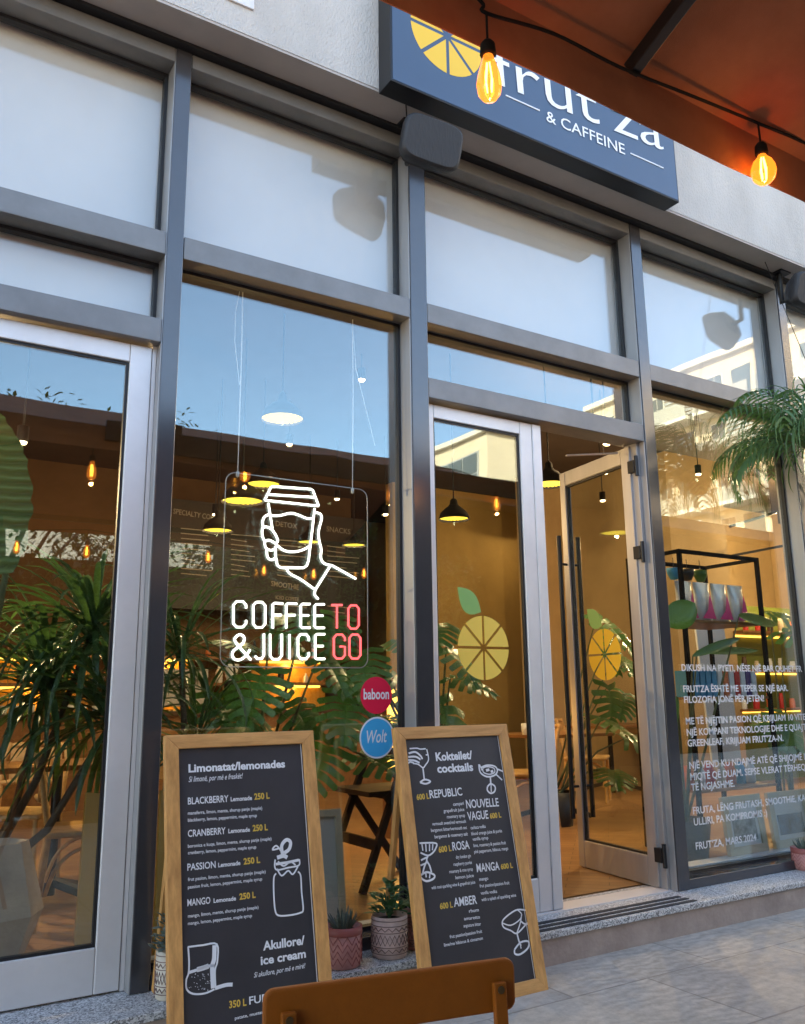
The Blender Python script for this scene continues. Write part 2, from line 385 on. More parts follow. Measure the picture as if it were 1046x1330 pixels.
M = dict(
    stucco=mat('stucco', (0.56, 0.535, 0.505), 0.9, noise=0.10, nscale=3, bump=0.9, bscale=120, stretch=(1, 1, 0.45)),
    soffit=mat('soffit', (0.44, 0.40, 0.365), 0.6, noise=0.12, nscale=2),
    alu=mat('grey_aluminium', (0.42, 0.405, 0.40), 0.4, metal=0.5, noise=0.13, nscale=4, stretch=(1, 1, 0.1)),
    alu_mid=mat('transom_aluminium', (0.21, 0.20, 0.192), 0.42, metal=0.35, noise=0.14, nscale=4),
    alu_dark=mat('dark_metallic_paint', (0.060, 0.058, 0.063), 0.17, metal=0.2, spec=1.0, noise=0.12, nscale=3),
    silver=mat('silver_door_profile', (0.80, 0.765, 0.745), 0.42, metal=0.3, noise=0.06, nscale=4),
    gasket=mat('black_gasket', (0.012, 0.012, 0.014), 0.5),
    blackm=mat('black_metal', (0.016, 0.016, 0.018), 0.38, metal=0.3),
    glass=glass_mat('window_glass', 0.11, 0.85),
    glass_up=glass_mat('upper_window_glass', 0.062, 0.85, tint=(0.985, 0.99, 0.99), coat=(0.90, 0.96, 0.98)),
    acrylic=glass_mat('acrylic', 0.025, 0.5, tint=(0.965, 0.975, 0.98)),
    acr_edge=mat('acrylic_edge', (0.6, 0.62, 0.63), 0.2),
    blind=mat('pale_backing_panel', (0.70, 0.655, 0.60), 0.8, noise=0.06, nscale=1.2),
    granite=granite_mat('granite', (0.46, 0.455, 0.45), (0.16, 0.16, 0.16), (0.74, 0.73, 0.72)),
    riser=mat('stone_riser', (0.48, 0.38, 0.325), 0.8, col2=(0.34, 0.26, 0.22), nscale=5, bump=0.3, bscale=40),
    strip=mat('anti_slip_strip', (0.035, 0.037, 0.042), 0.85, bump=0.4, bscale=300),
    pave=pave_mat(),
    plaster=mat('ochre_plaster', (0.46, 0.30, 0.105), 0.85, noise=0.12, nscale=2),
    plaster2=mat('tan_plaster', (0.44, 0.31, 0.16), 0.85, noise=0.12, nscale=2),
    brownwall=mat('brown_plaster', (0.135, 0.07, 0.03), 0.85, noise=0.15, nscale=2),
    ceil=mat('dark_brown_ceiling', (0.055, 0.038, 0.030), 0.9, noise=0.1, nscale=2),
    floorw=brick_mat('herringbone_floor', (0.36, 0.19, 0.075), (0.28, 0.14, 0.055), (0.08, 0.04, 0.018), 1.0, 0.5, 0.09, 0.0025, 0.35, rot=R(45), bump=0.1),
    wood=mat('board_wood', (0.72, 0.36, 0.115), 0.5, col2=(0.46, 0.21, 0.06), nscale=7, stretch=(6, 6, 0.6), bump=0.15, bscale=60),
    woodh=mat('board_wood_cross', (0.74, 0.375, 0.125), 0.5, col2=(0.48, 0.22, 0.065), nscale=7, stretch=(0.6, 6, 6), bump=0.15, bscale=60),
    darkwood=mat('dark_wood', (0.06, 0.028, 0.014), 0.4, noise=0.25, nscale=8),
    midwood=mat('warm_wood', (0.30, 0.135, 0.045), 0.4, col2=(0.2, 0.085, 0.028), nscale=5, stretch=(4, 0.6, 4)),
    rattan=mat('rattan', (0.58, 0.34, 0.13), 0.45, noise=0.25, nscale=20),
    plank=mat('golden_plank', (0.52, 0.27, 0.05), 0.4, noise=0.1, nscale=6),
    chalk=mat('printed_board', (0.042, 0.038, 0.042), 0.42, spec=0.5, noise=0.2, nscale=3),
    white=mat('white_print', (0.80, 0.80, 0.82), 0.6),
    yellow=mat('yellow_print', (0.72, 0.46, 0.07), 0.6),
    vinyl=mat('white_vinyl', (0.86, 0.86, 0.87), 0.6),
    chair=mat('brown_powder_coat', (0.27, 0.078, 0.008), 0.5, spec=0.25, noise=0.1, nscale=30, bump=0.05, bscale=200),
    rust=mat('rust_fabric', (0.34, 0.125, 0.062), 0.9, noise=0.15, nscale=5, bump=0.25, bscale=500),
    signface=mat('blue_sign_face', (0.048, 0.088, 0.158), 0.38, noise=0.05, nscale=2),
    signwhite=mat('sign_white_letter', (0.84, 0.86, 0.88), 0.45),
    fruit=mat('sign_yellow', (0.86, 0.53, 0.035), 0.5),
    fruitv=mat('yellow_vinyl', (0.99, 0.66, 0.10), 0.6),
    leafv=mat('green_vinyl', (0.27, 0.50, 0.14), 0.6),
    speaker=mat('black_speaker', (0.022, 0.021, 0.023), 0.6, bump=0.4, bscale=90, stretch=(1, 1, 0.15)),
    redst=mat('red_sticker', (0.85, 0.012, 0.06), 0.4),
    bluest=mat('blue_sticker', (0.04, 0.42, 0.76), 0.4),
    lampblack=mat('matt_black_lamp', (0.012, 0.011, 0.011), 0.9, spec=0.1),
    backdropwood=mat('matt_backdrop_wood', (0.022, 0.015, 0.011), 1.0, spec=0.0, noise=0.3, nscale=4),  # near-black and matt so the added fence and pavilion mirror dark
    lampwood=mat('dark_matt_wood', (0.045, 0.022, 0.012), 0.85, spec=0.15, noise=0.25, nscale=8),
    rubber=mat('black_cable', (0.012, 0.011, 0.011), 0.8, spec=0.15),
    neonw=emit_mat('white_neon', (0.93, 1.0, 0.98), 1.0),
    neonr=emit_mat('red_neon', (1.0, 0.10, 0.12), 0.62),
    terracotta=mat('rose_ceramic', (0.58, 0.27, 0.24), 0.65, noise=0.15, nscale=20),
    potband=mat('dark_rose_glaze', (0.36, 0.10, 0.085), 0.5, noise=0.1, nscale=20),
    potpale=mat('pale_rose_ceramic', (0.66, 0.48, 0.42), 0.7, noise=0.15, nscale=25),
    potpat=mat('pot_pattern', (0.20, 0.12, 0.11), 0.7),
    potcream=mat('cream_ceramic', (0.62, 0.54, 0.44), 0.7, noise=0.1, nscale=20),
    planter=mat('stone_planter', (0.50, 0.40, 0.31), 0.8, noise=0.15, nscale=10, bump=0.2, bscale=80),
    soil=mat('soil', (0.03, 0.02, 0.014), 0.95, bump=0.6, bscale=90),
    blackpot=mat('black_pot', (0.014, 0.014, 0.015), 0.45),
    succ=leaf_mat('succulent_leaf', (0.10, 0.20, 0.085), (0.055, 0.125, 0.06), 0.45, 20, 0.1),
    succg=leaf_mat('grey_succulent_leaf', (0.17, 0.215, 0.19), (0.09, 0.12, 0.11), 0.5, 20, 0.1),
    drac=leaf_mat('dracaena_leaf', (0.075, 0.15, 0.065), (0.03, 0.07, 0.035), 0.28, 5),
    monst=leaf_mat('monstera_leaf', (0.085, 0.21, 0.055), (0.04, 0.11, 0.035), 0.28, 4),
    banana=banana_mat(),
    palm=leaf_mat('palm_leaf', (0.095, 0.19, 0.075), (0.055, 0.12, 0.05), 0.45, 6, 0.25),
    hedge=leaf_mat('hedge_leaf', (0.06, 0.11, 0.03), (0.03, 0.06, 0.02), 0.5, 3, 0.3),
    stem=mat('plant_stem', (0.10, 0.12, 0.05), 0.6, noise=0.2, nscale=20),
    bark=mat('bark', (0.12, 0.09, 0.065), 0.9, bump=0.6, bscale=40),
    lampin=emit_mat('lit_lampshade_inside', (1.0, 0.68, 0.07), 0.5),
    bulb=emit_mat('warm_bulb', (1.0, 0.72, 0.38), 4.0),
    filament=emit_mat('filament', (1.0, 0.50, 0.12), 5.0),
    bulbglass=None,
    globe=emit_mat('lit_globe', (1.0, 0.80, 0.42), 0.5),
    led=emit_mat('led_strip', (1.0, 0.48, 0.08), 0.9),
    brass=mat('dark_brass', (0.15, 0.10, 0.05), 0.4, metal=0.8),
    cream=mat('cream_render', (0.66, 0.56, 0.42), 0.9, noise=0.06, nscale=0.6),
    creamw=mat('white_render', (0.68, 0.64, 0.57), 0.9, noise=0.06, nscale=0.6),
    dullw=mat('grey_render', (0.34, 0.325, 0.30), 0.9, noise=0.2, nscale=0.8),
    farglass=mat('far_window_glass', (0.10, 0.125, 0.13), 0.08, spec=0.8),
    shutter=mat('grey_shutter', (0.36, 0.37, 0.37), 0.6),
    rail=mat('balcony_glass', (0.42, 0.41, 0.37), 0.25),
    menu=mat('menu_board', (0.030, 0.026, 0.025), 0.6),
    menutx=mat('menu_print', (0.38, 0.32, 0.27), 0.7),
    paper=mat('white_paper', (0.72, 0.72, 0.73), 0.7, noise=0.03, nscale=4),
    creamwood=mat('cream_wood', (0.58, 0.50, 0.37), 0.55, noise=0.08, nscale=10),
    pink=mat('pink_print', (0.72, 0.03, 0.22), 0.5),
    bag=mat('silver_bag', (0.66, 0.66, 0.64), 0.3, metal=0.2, noise=0.15, nscale=12, bump=0.5, bscale=18),
    bluebox=mat('blue_box', (0.03, 0.27, 0.52), 0.5),
    orangebox=mat('orange_box', (0.66, 0.16, 0.05), 0.5),
    redbox=mat('red_box', (0.55, 0.025, 0.025), 0.5),
    purplebox=mat('dark_violet_box', (0.06, 0.03, 0.16), 0.5),
    photo=mat('photo_print', (0.10, 0.10, 0.10), 0.5, col2=(0.45, 0.45, 0.44), nscale=22),
    photob=mat('blue_photo_print', (0.10, 0.22, 0.36), 0.5, col2=(0.03, 0.035, 0.045), nscale=9),
    darkart=mat('dark_painting', (0.045, 0.02, 0.014), 0.5, col2=(0.28, 0.05, 0.025), nscale=4),
)
def bulb_glass():
    mm = glass_mat('amber_bulb_glass', 0.05, 0.7, tint=(1.0, 0.62, 0.30))
    t = mm.node_tree; out = t.nodes['Material Output']
    src = out.inputs[0].links[0].from_socket
    e = t.nodes.new('ShaderNodeEmission'); e.inputs[0].default_value = (1.0, 0.25, 0.03, 1); e.inputs[1].default_value = 0.2
    ad = t.nodes.new('ShaderNodeAddShader')
    t.links.new(src, ad.inputs[0]); t.links.new(e.outputs[0], ad.inputs[1]); t.links.new(ad.outputs[0], out.inputs[0])
    return mm
M['bulbglass'] = bulb_glass()
rnd = random.Random(7)
X, Yv, Zv = Vector((1, 0, 0)), Vector((0, 1, 0)), Vector((0, 0, 1))

# ================================================================== GROUND
g = MB(); g.add([(-300, -400, 0), (400, -400, 0), (400, 60, 0), (-300, 60, 0)], [(0, 1, 2, 3)])
struct(g.build('pavement', M['pave']))

# ================================================================== SHOP BUILDING
SILL = 0.15                      # top of the granite step and inside floor
H1A, H1B = 3.24, 3.352           # upper transom
H2A, H2B = 2.81, 2.922           # lower transom
TOP = 4.33                       # head of the glazing
GY = 0.115                       # front of the glass
shop = empty('shop_building', (3, 0.1, 0), 'cafe building with pale rough rendered wall over tall grey framed shop windows', 'building')
b = MB()
b.box((-24, -0.22, TOP+0.035), (16, 9.2, 15.0)); b.box((-24, 0.25, 0), (-3.2, 9.2, TOP+0.034)); b.box((13.01, 0.25, 0), (16, 9.2, TOP+0.034))
b.box((-24, -0.2, 0), (-3.4, 0.249, TOP+0.034)); b.box((9.8, -0.2, 0), (16, 0.249, TOP+0.034))
b.build('rendered_wall', M['stucco'], shop)
b = MB(); b.box((-24, -0.217, TOP+0.02), (16, -0.045, TOP+0.034)); b.build('soffit', M['soffit'], shop)
b = MB(); b.box((-3.4, -0.045, TOP+0.003), (9.8, 0.2, TOP+0.033)); b.build('shadow_gap_strip', M['gasket'], shop)
# step
b = MB(); b.box((-24, -0.235, SILL-0.03), (16, 0.24, SILL)); b.build('granite_tread', M['granite'], shop, 0.004)
b = MB(); b.box((-24, -0.222, -0.05), (16, 0.1, SILL-0.031)); b.build('step_riser', M['riser'], shop)
for i, y in enumerate((-0.195, -0.14, -0.085)):
    b = MB(); b.box((2.78, y-0.014, SILL), (3.98, y+0.014, SILL+0.004)); b.build('anti_slip_strip', M['strip'], shop)
# mullions: dark front cap + grey sides
MUL = [(-0.76, -0.66), (0.997, 1.08), (2.32, 2.432), (4.07, 4.172), (5.64, 5.74), (7.4, 7.5), (9.3, 9.4)]
for x0, x1 in MUL:
    b = MB(); b.box((x0, 0.004, SILL), (x1, 0.17, TOP)); 
    o = b.build('mullion', M['alu'], shop, 0.003)
    c = MB(); c.box((x0+0.004, -0.006, SILL+0.002), (x1-0.004, 0.004, TOP-0.002))
    c.build('front_cap', M['alu_dark'], o, 0.002)
def transom(x0, x1, z0, z1, name='transom', m_='alu_mid'):
    b = MB(); b.box((x0+0.001, 0.0, z0), (x1-0.001, 0.165, z1)); b.build(name, M[m_], shop, 0.003)
BAYS = [(MUL[i][1], MUL[i+1][0]) for i in range(6)]     # 0 left door, 1 neon, 2 door, 3 text window, 4, 5
for x0, x1 in BAYS:
    transom(x0, x1, H1A, H1B)
    transom(x0, x1, TOP-0.075, TOP-0.001, 'head_rail')
for k in (0, 2):
    transom(*BAYS[k], H2A, H2B)
for k in (1, 3, 4, 5):
    transom(*BAYS[k], SILL, SILL+0.055, 'bottom_rail', 'alu_dark')
def pane(x0, x1, z0, z1, m_='glass', bead=True):
    p = MB(); p.box((x0+0.012, GY, z0+0.012), (x1-0.012, GY+0.008, z1-0.012)); o = p.build('window_pane', M[m_], shop)
    if bead:
        q = MB(); w = 0.016
        q.box((x0, GY-0.012, z0), (x0+w, GY+0.03, z1)); q.box((x1-w, GY-0.012, z0), (x1, GY+0.03, z1))
        q.box((x0+w, GY-0.012, z0), (x1-w, GY+0.03, z0+w)); q.box((x0+w, GY-0.012, z1-w), (x1-w, GY+0.03, z1))
        q.build('glazing_gasket', M['gasket'], o)
    return o
PANES = {}
for k, (x0, x1) in enumerate(BAYS):
    PANES[k, 'up'] = pane(x0, x1, H1B, TOP-0.075, 'glass_up')
    if k in (0, 2): PANES[k, 'mid'] = pane(x0, x1, H2B, H1A, 'glass_up' if k == 0 else 'glass')
    else: PANES[k, 'low'] = pane(x0, x1, SILL+0.055, H1A)
# pale backing behind the upper panes
b = MB(); b.box((-2.4, 0.172, H1B-0.05), (9.2, 0.19, TOP)); b.build('backing_panel', M['blind'], shop)
b = MB(); b.box((-0.8, 0.172, H2A+0.04), (1.03, 0.19, H1B-0.06)); b.build('backing_panel', M['blind'], shop)
# inner ledge of the text window
b = MB(); b.box((4.18, 0.175, SILL), (9.3, 0.29, SILL+0.075)); b.build('inner_ledge', M['paper'], shop, 0.004)
b = MB(); b.box((1.09, 0.175, SILL), (2.31, 0.25, SILL+0.06)); b.build('inner_ledge', M['paper'], shop, 0.004)

# ---- interior shell
b = MB(); b.add([(-3.2, 0.25, SILL+0.003), (13, 0.25, SILL+0.003), (13, 9.2, SILL+0.003), (-3.2, 9.2, SILL+0.003)], [(0, 1, 2, 3)])
b.box((-3.2, 0.2, SILL-0.1), (13, 9.2, SILL-0.002))
b.build('interior_floor', M['floorw'], shop)
b = MB(); b.box((-3.2, 0.2, TOP-0.12), (13, 9.19, TOP)); b.build('interior_ceiling', M['ceil'], shop)
b = MB(); b.box((-3.2, 9.0, 0), (13, 9.19, TOP-0.121)); b.build('rear_wall', M['plaster2'], shop)
b = MB(); b.box((-3.2, 7.6, SILL), (6.1, 7.8, TOP-0.121)); b.build('back_wall', M['brownwall'], shop)
b = MB(); b.box((6.11, 6.4, SILL), (9.0, 6.6, TOP-0.121)); b.build('back_wall', M['plaster'], shop)
b = MB(); b.box((-3.2, 0.3, SILL), (-3.0, 7.59, TOP-0.121)); b.build('side_wall', M['brownwall'], shop)
b = MB(); b.box((12.8, 0.3, SILL), (13.0, 5.19, TOP-0.121)); b.build('side_wall', M['plaster2'], shop)
b = MB(); b.box((7.5, 5.2, SILL), (13, 5.4, TOP-0.121)); b.build('partition_wall', M['plaster2'], shop)
b = MB(); b.box((8.25, 3.4, SILL), (9.3, 5.19, TOP-0.121)); b.build('wall_pier', M['plaster2'], shop)
b = MB(); b.box((-0.9, 3.2, SILL), (0.55, 3.4, TOP-0.121)); b.build('partition_wall', M['brownwall'], shop)

# ---- fruit slice decal
def fruit(mb, P, c, r, gap, my, leaf=True, mg=None):
    n = 8
    for i in range(n):
        a0 = 2*math.pi*i/n; a1 = 2*math.pi*(i+1)/n; am = (a0+a1)/2
        off = Vector((math.cos(am), math.sin(am)))*gap/math.sin((a1-a0)/2)/2
        pts = [c + off]
        for j in range(7):
            a = a0 + (a1-a0)*j/6; q = c + Vector((math.cos(a), math.sin(a)))*r
            d = gap/2
            # keep the gap parallel
            e0 = Vector((-math.sin(a0), math.cos(a0))); e1 = Vector((math.sin(a1), -math.cos(a1)))
            if j == 0: q = q + e0*d
            if j == 6: q = q + e1*d
            pts.append(q)
        mb.m = my
        mb.prism(P, [(p.x, p.y) for p in pts], 0.0002, 0.001)
    if leaf:
        mb.m = mg
        base = c + Vector((-0.01, r*1.12)); tip = base + Vector((-r*0.9, r*0.75))
        d = tip - base; e = Vector((-d.y, d.x)); pts = []
        for j in range(9): t = j/8; pts.append(base + d*t + e*(0.36*math.sin(math.pi*t**0.8)))
        for j in range(7, 0, -1): t = j/8; pts.append(base + d*t - e*(0.24*math.sin(math.pi*t)))
        mb.prism(P, [(p.x, p.y) for p in pts][::-1], 0.0002, 0.001)

# ---- doors
def door(name, O, u, w, z0, z1, st_l, st_r, top, bot, label=None, frame_m='silver', depth=0.05):
    """leaf with lower left corner O, u along its width, outer face towards -n side"""
    u = Vector(u).normalized(); P = Plane(O, u, Zv)           # P.n points outwards
    d = MB()
    def bx(a0, a1, b0, b1, h0, h1):
        vs = [P.p(a, b_, h) for h in (h0, h1) for a, b_ in ((a0, b0), (a1, b0), (a1, b1), (a0, b1))]
        d.add(vs, [(3,2,1,0),(4,5,6,7),(0,1,5,4),(1,2,6,5),(2,3,7,6),(3,0,4,7)])
    H = z1 - z0
    bx(0, st_l, 0, H, -depth, 0); bx(w-st_r, w, 0, H, -depth, 0)
    bx(st_l+0.001, w-st_r-0.001, H-top, H, -depth, -0.0008); bx(st_l+0.001, w-st_r-0.001, 0, bot, -depth, -0.0008)
    o = d.build(name, M[frame_m], shop, 0.004)
    if label: o['label'] = label
    d = MB(); gw = 0.012
    def seal(h0, h1):
        bx(st_l, st_l+gw, bot, H-top, h0, h1); bx(w-st_r-gw, w-st_r, bot, H-top, h0, h1)
        bx(st_l+gw, w-st_r-gw, H-top-gw, H-top, h0, h1); bx(st_l+gw, w-st_r-gw, bot, bot+gw, h0, h1)
    seal(-0.034, -0.012)
    d.build('door_gasket', M['gasket'], o)
    d = MB(); bx(st_l+0.004, w-st_r-0.004, bot+0.004, H-top-0.004, -0.026, -0.018)
    d.build('door_pane', M['glass'], o)
    return o, P
dz0, dz1 = SILL+0.008, H2A-0.012
# left bay door (closed) with jamb
dl, _ = door('glass_door', (0.13, 0.055, dz0), X, 0.845, dz0, dz1, 0.095, 0.095, 0.085, 0.165)
door('glass_door', (-0.655, 0.055, dz0), X, 0.78, dz0, dz1, 0.095, 0.095, 0.085, 0.165)
b = MB(); b.box((0.978, 0.06, SILL+0.002), (0.9965, 0.15, H2A)); b.build('door_jamb', M['silver'], shop, 0.002)
# entrance: fixed leaf
de, Pe = door('glass_door', (2.447, 0.055, dz0), X, 0.738, dz0, dz1, 0.05, 0.088, 0.075, 0.165)
b = MB(); b.box((3.187, 0.05, dz0), (3.252, 0.11, dz1)); b.build('meeting_stile', M['silver'], de, 0.004)
b = MB(); b.box((2.4325, 0.06, SILL+0.002), (2.4465, 0.15, H2A)); b.build('door_jamb', M['silver'], shop, 0.002)
b = MB(); fruit(b, Plane((2.447, 0.055+0.0175, dz0), X, Zv), Pe.st(631, 841), 0.168, 0.014, 0, True, 1)
b.build('fruit_decal', [M['fruitv'], M['leafv']], de)
# entrance: open leaf, hinged on the right, swung inwards
HX, HY = 4.030, 0.10
th = R(97)
free = Vector((HX - 0.76*math.cos(th), HY + 0.76*math.sin(th), dz0))
uo = (Vector((HX, HY, dz0)) - free)
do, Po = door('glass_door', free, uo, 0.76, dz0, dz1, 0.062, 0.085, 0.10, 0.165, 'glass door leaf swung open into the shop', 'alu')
b = MB(); fruit(b, Plane(free - Po.n*0.0175, uo, Zv), Vector((0.37, 1.345)), 0.165, 0.014, 0, True, 1)
b.build('fruit_decal', [M['fruit'], M['leafv']], do)
for sgn in (1, -1):
    h = MB()
    hh = 0.055 if sgn > 0 else -0.105
    p0, p1 = Po.p(0.035, 0.30, hh), Po.p(0.035, 2.18, hh)
    h.tube([p0, p1], 0.016, 12)
    for z in (0.5, 1.98):
        h.tube([Po.p(0.035, z, 0.0 if sgn > 0 else -0.05), Po.p(0.035, z, hh)], 0.009, 8)
    h.build('door_handle', M['blackm'], do)
for z in (0.18, 1.95, 2.50):
    h = MB(); q = Vector((HX+0.006, HY-0.03, dz0+z))
    h.box((q.x-0.014, q.y-0.010, q.z-0.04), (q.x+0.016, q.y+0.045, q.z+0.04)); h.tube([q+Vector((0.0, -0.02, -0.065)), q+Vector((0.0, -0.02, 0.065))], 0.013, 10)
    h.build('hinge', M['blackm'], do, 0.003)
b = MB(); b.box((4.045, 0.05, SILL+0.002), (4.0695, 0.15, H2A)); b.build('door_jamb', M['alu'], shop, 0.002)
# door closer arm
b = MB(); b.bar((3.66, 0.28, 2.73), (4.0, 0.17, 2.765), 0.02, 0.008); b.build('door_closer_arm', M['paper'], do)
b = MB(); b.box((2.44, 0.03, SILL), (4.06, 0.17, SILL+0.006)); b.build('door_threshold', M['silver'], shop)

# ---- stickers and window lettering
PG = Plane((0, GY-0.002, 0), X, Zv)
def disc(mb, P, c, r, h0, h1, n=40):
    mb.prism(P, [(c.x+r*math.cos(2*math.pi*i/n), c.y+r*math.sin(2*math.pi*i/n)) for i in range(n)], h0, h1)
s_ = MB(); c = PG.st(489, 903); s_.m = 0; disc(s_, PG, c, 0.089, 0, 0.0006)
s_.m = 1; text_fit(s_, PG, 'baboon', (c.x-0.072, c.y-0.018), (c.x+0.072, c.y-0.018), 0.052, 0.0010, off=0.02, local=True)
o = s_.build('round_sticker', [M['redst'], M['white']], PANES[1, 'low']); o['label'] = 'round red sticker with white lettering'
s_ = MB(); c = PG.st(490, 958); s_.m = 1; disc(s_, PG, c, 0.098, 0, 0.0006); s_.m = 0; disc(s_, PG, c, 0.090, 0.0006, 0.0010)
s_.m = 1; text_fit(s_, PG, 'Wolt', (c.x-0.058, c.y-0.024), (c.x+0.056, c.y-0.022), 0.062, 0.0014, shear=0.25, off=0.012, local=True)
o = s_.build('round_sticker', [M['bluest'], M['white']], PANES[1, 'low']); o['label'] = 'round blue sticker with white rim'
LINES = [("DIKUSH NA PYETI, NËSE NJË BAR QUHET FRUT'ZA", 884.7, 871.3), ("FRUT'ZA ËSHTË ME TEPËR SE NJË BAR.", 887.6, 898.9), ("FILOZOFIA JONË PËR JETËN!", 888.6, 913.0),
         ("ME TË NJËJTIN PASION QË KRIJUAM 10 VITE", 891.5, 941.0), ("NJË KOMPANI TEKNOLOGJIE DHE E QUAJTËM", 892.5, 955.6), ("GREENLEAF, KRIJUAM FRUT'ZA-N.", 893.5, 969.7),
         ("NJË VEND KU NDAJMË ATË QË SHIJOJMË ME", 896.4, 998.6), ("MIQTË QË DUAM. SEPSE VLERAT TËRHEQIN", 898.4, 1013.3), ("TË NGJASHME.", 899.3, 1027.0),
         ("FRUTA, LËNG FRUTASH, SMOOTHIE, KAFE,", 902.3, 1057.3), ("ULLIRI, PA KOMPROMIS :)", 903.6, 1072.0), ("FRUT'ZA, MARS 2024", 907.2, 1103.2)]
def tw(body):
    v, _ = text_geo(body); return max(p[0] for p in v) - min(p[0] for p in v)
unit = (PG.st(1018, 963.4).x - PG.st(893.5, 969.7).x) / tw("GREENLEAF, KRIJUAM FRUT'ZA-N.")
s_ = MB()
lx = PG.st(893.5, 969.7).x
for body, px, py in LINES:
    z = PG.st(px, py).y
    text_fit(s_, PG, body, (lx, z), (lx + tw(body)*unit, z), 0.043, 0.0008, local=True, off=0.018)
s_.build('window_lettering', M['vinyl'], PANES[3, 'low'])

# ================================================================== WALL SIGN
sg = empty('shop_sign', (3.1, -0.28, 4.25), 'big blue lightbox sign with yellow citrus slice and white letters on the rendered wall', 'sign')
PS = Plane((0, -0.345, 0), X, Zv)
sa, sb = PS.st(508, 103), PS.st(883, 263.5)
zs = (sa.y + sb.y)/2
b = MB(); b.box((sa.x, -0.343, zs), (sb.x, -0.221, zs+1.05)); b.build('sign_box', M['blackm'], sg, 0.004)
b = MB(); b.box((sa.x+0.012, -0.345, zs+0.012), (sb.x-0.012, -0.3431, zs+1.038)); b.build('sign_face', M['signface'], sg)
b = MB(); text_fit(b, PS, "frut'za", (641, 108), (862, 196), 55, 0.004, off=-0.004)
text_fit(b, PS, "& CAFFEINE", (709.5, 157.5), (811.7, 201.3), 14.5, 0.004, off=0.006)
for a, c in (((657, 123.5), (700.8, 144.5)), ((819, 200), (861.5, 218))):
    a, c = PS.st(*a), PS.st(*c); zz = (a.y+c.y)/2; b.prism(PS, [(a.x, zz-0.004), (c.x, zz-0.004), (c.x, zz+0.004), (a.x, zz+0.004)], 0.0, 0.004)
b.build('sign_lettering', M['signwhite'], sg)
b = MB(); fruit(b, PS, PS.st(581, 47), 0.235, 0.02, 0, False); b.build('citrus_emblem', M['fruit'], sg)
# small white plate on the wall at the top of the picture
b = MB(); a = at(312, 6, -0.225); b.box((a.x-0.07, -0.232, a.z), (a.x+0.07, -0.2205, a.z+0.5)); 
tag(b.build('wall_plate', M['paper'], None, 0.003), 'small white plate fixed high on the rendered wall', 'plate')

# ================================================================== SPEAKERS
def speaker(cx, cz, label, rot):
    t = empty('wall_speaker', (cx, -0.2, cz), label, 'speaker', 'black speakers under the soffit')
    b = MB(); w, h_, d_ = 0.17, 0.125, 0.15
    prof = []
    n = 28
    for i in range(n):
        a = 2*math.pi*i/n; c_, s2 = math.cos(a), math.sin(a)
        prof.append((w*math.copysign(abs(c_)**0.42, c_), h_*math.copysign(abs(s2)**0.42, s2)))
    vs, fs = [], []
    rings = [(0.90, -0.012), (0.97, -0.004), (1.0, 0.012), (0.99, 0.05), (0.70, d_)]
    Mx = Matrix.Translation((cx, -0.31, cz)) @ Matrix.Rotation(R(rot), 4, 'Z') @ Matrix.Rotation(R(12), 4, 'X') @ Matrix.Rotation(R(6), 4, 'Y')
    for s2, y in rings:
        vs += [Mx @ Vector((p[0]*s2, y, p[1]*s2)) for p in prof]
    for k in range(len(rings)-1):
        for i in range(n): fs.append((k*n+i, k*n+(i+1) % n, (k+1)*n+(i+1) % n, (k+1)*n+i))
    fs.append(tuple(range(5*n-1, 4*n-1, -1)))
    b.add(vs, fs, True); b.add(vs[:n], [tuple(range(n))])
    b.build('speaker_cabinet', M['speaker'], t)
    b = MB(); b.tube([Mx @ Vector((0, 0.12, 0)), Vector((cx, -0.06, cz+0.02)), Vector((cx, -0.06, TOP+0.018))], 0.02, 10); b.box((cx-0.06, -0.12, TOP+0.008), (cx+0.06, -0.047, TOP+0.0195))
    b.build('speaker_bracket', M['blackm'], t)
    if cx > 4: return
    b = MB(); b.tube([Vector((cx-0.12, -0.226, TOP+0.2)), Vector((cx-0.115, -0.226, TOP+0.03)), Vector((cx-0.05, -0.15, cz+0.06))], 0.004, 6)
    b.build('speaker_cable', M['rubber'], t)
p1 = at(563, 184, -0.31); speaker(p1.x, p1.z, 'black wall speaker below the blue sign', -10)
p2 = at(1050, 376, -0.31); speaker(p2.x+0.06, p2.z, 'black wall speaker at the right edge of the photo', -10)

# ================================================================== CANOPY (big square parasol over the terrace)
cn = empty('terrace_canopy', (1.8, -3.6, 0), 'rust coloured fabric canopy over the terrace with a black edge rail', 'canopy')
CE, CZ, RIDGE = -2.04, 2.92, -3.62
cx0, cx1 = -3.2, 4.9
def ey(x): return -2.068 + (x-0.93)*0.002        # front edge turns slightly
b = MB(); n = 24
for i in range(n):
    xa = cx0 + (cx1-cx0)*i/n; xb = cx0 + (cx1-cx0)*(i+1)/n
    def col_(x):
        yf = ey(x); s = 0.012*math.sin(x*5.1)
        return [Vector((x, yf, CZ+0.0+s*0.4)), Vector((x, yf-0.006, CZ+0.16)), Vector((x, (yf+RIDGE)/2, CZ+0.47-0.015)), Vector((x, RIDGE, CZ+0.78)), Vector((x, (RIDGE-5.3)/2, CZ+0.47)), Vector((x, -5.3, CZ+0.16)), Vector((x, -5.306, CZ))]
    A, B = col_(xa), col_(xb)
    for k in range(6): b.add([A[k], B[k], B[k+1], A[k+1]], [(0, 1, 2, 3)])
o = b.build('canopy_fabric', M['rust'], cn)
sm = o.modifiers.new('thickness', 'SOLIDIFY'); sm.thickness = 0.004
b = MB(); b.bar((1.36, ey(1.36)+0.018, CZ+0.125), (cx1, ey(cx1)+0.018, CZ+0.125), 0.02, 0.16); b.build('edge_rail', M['blackm'], cn, 0.004)
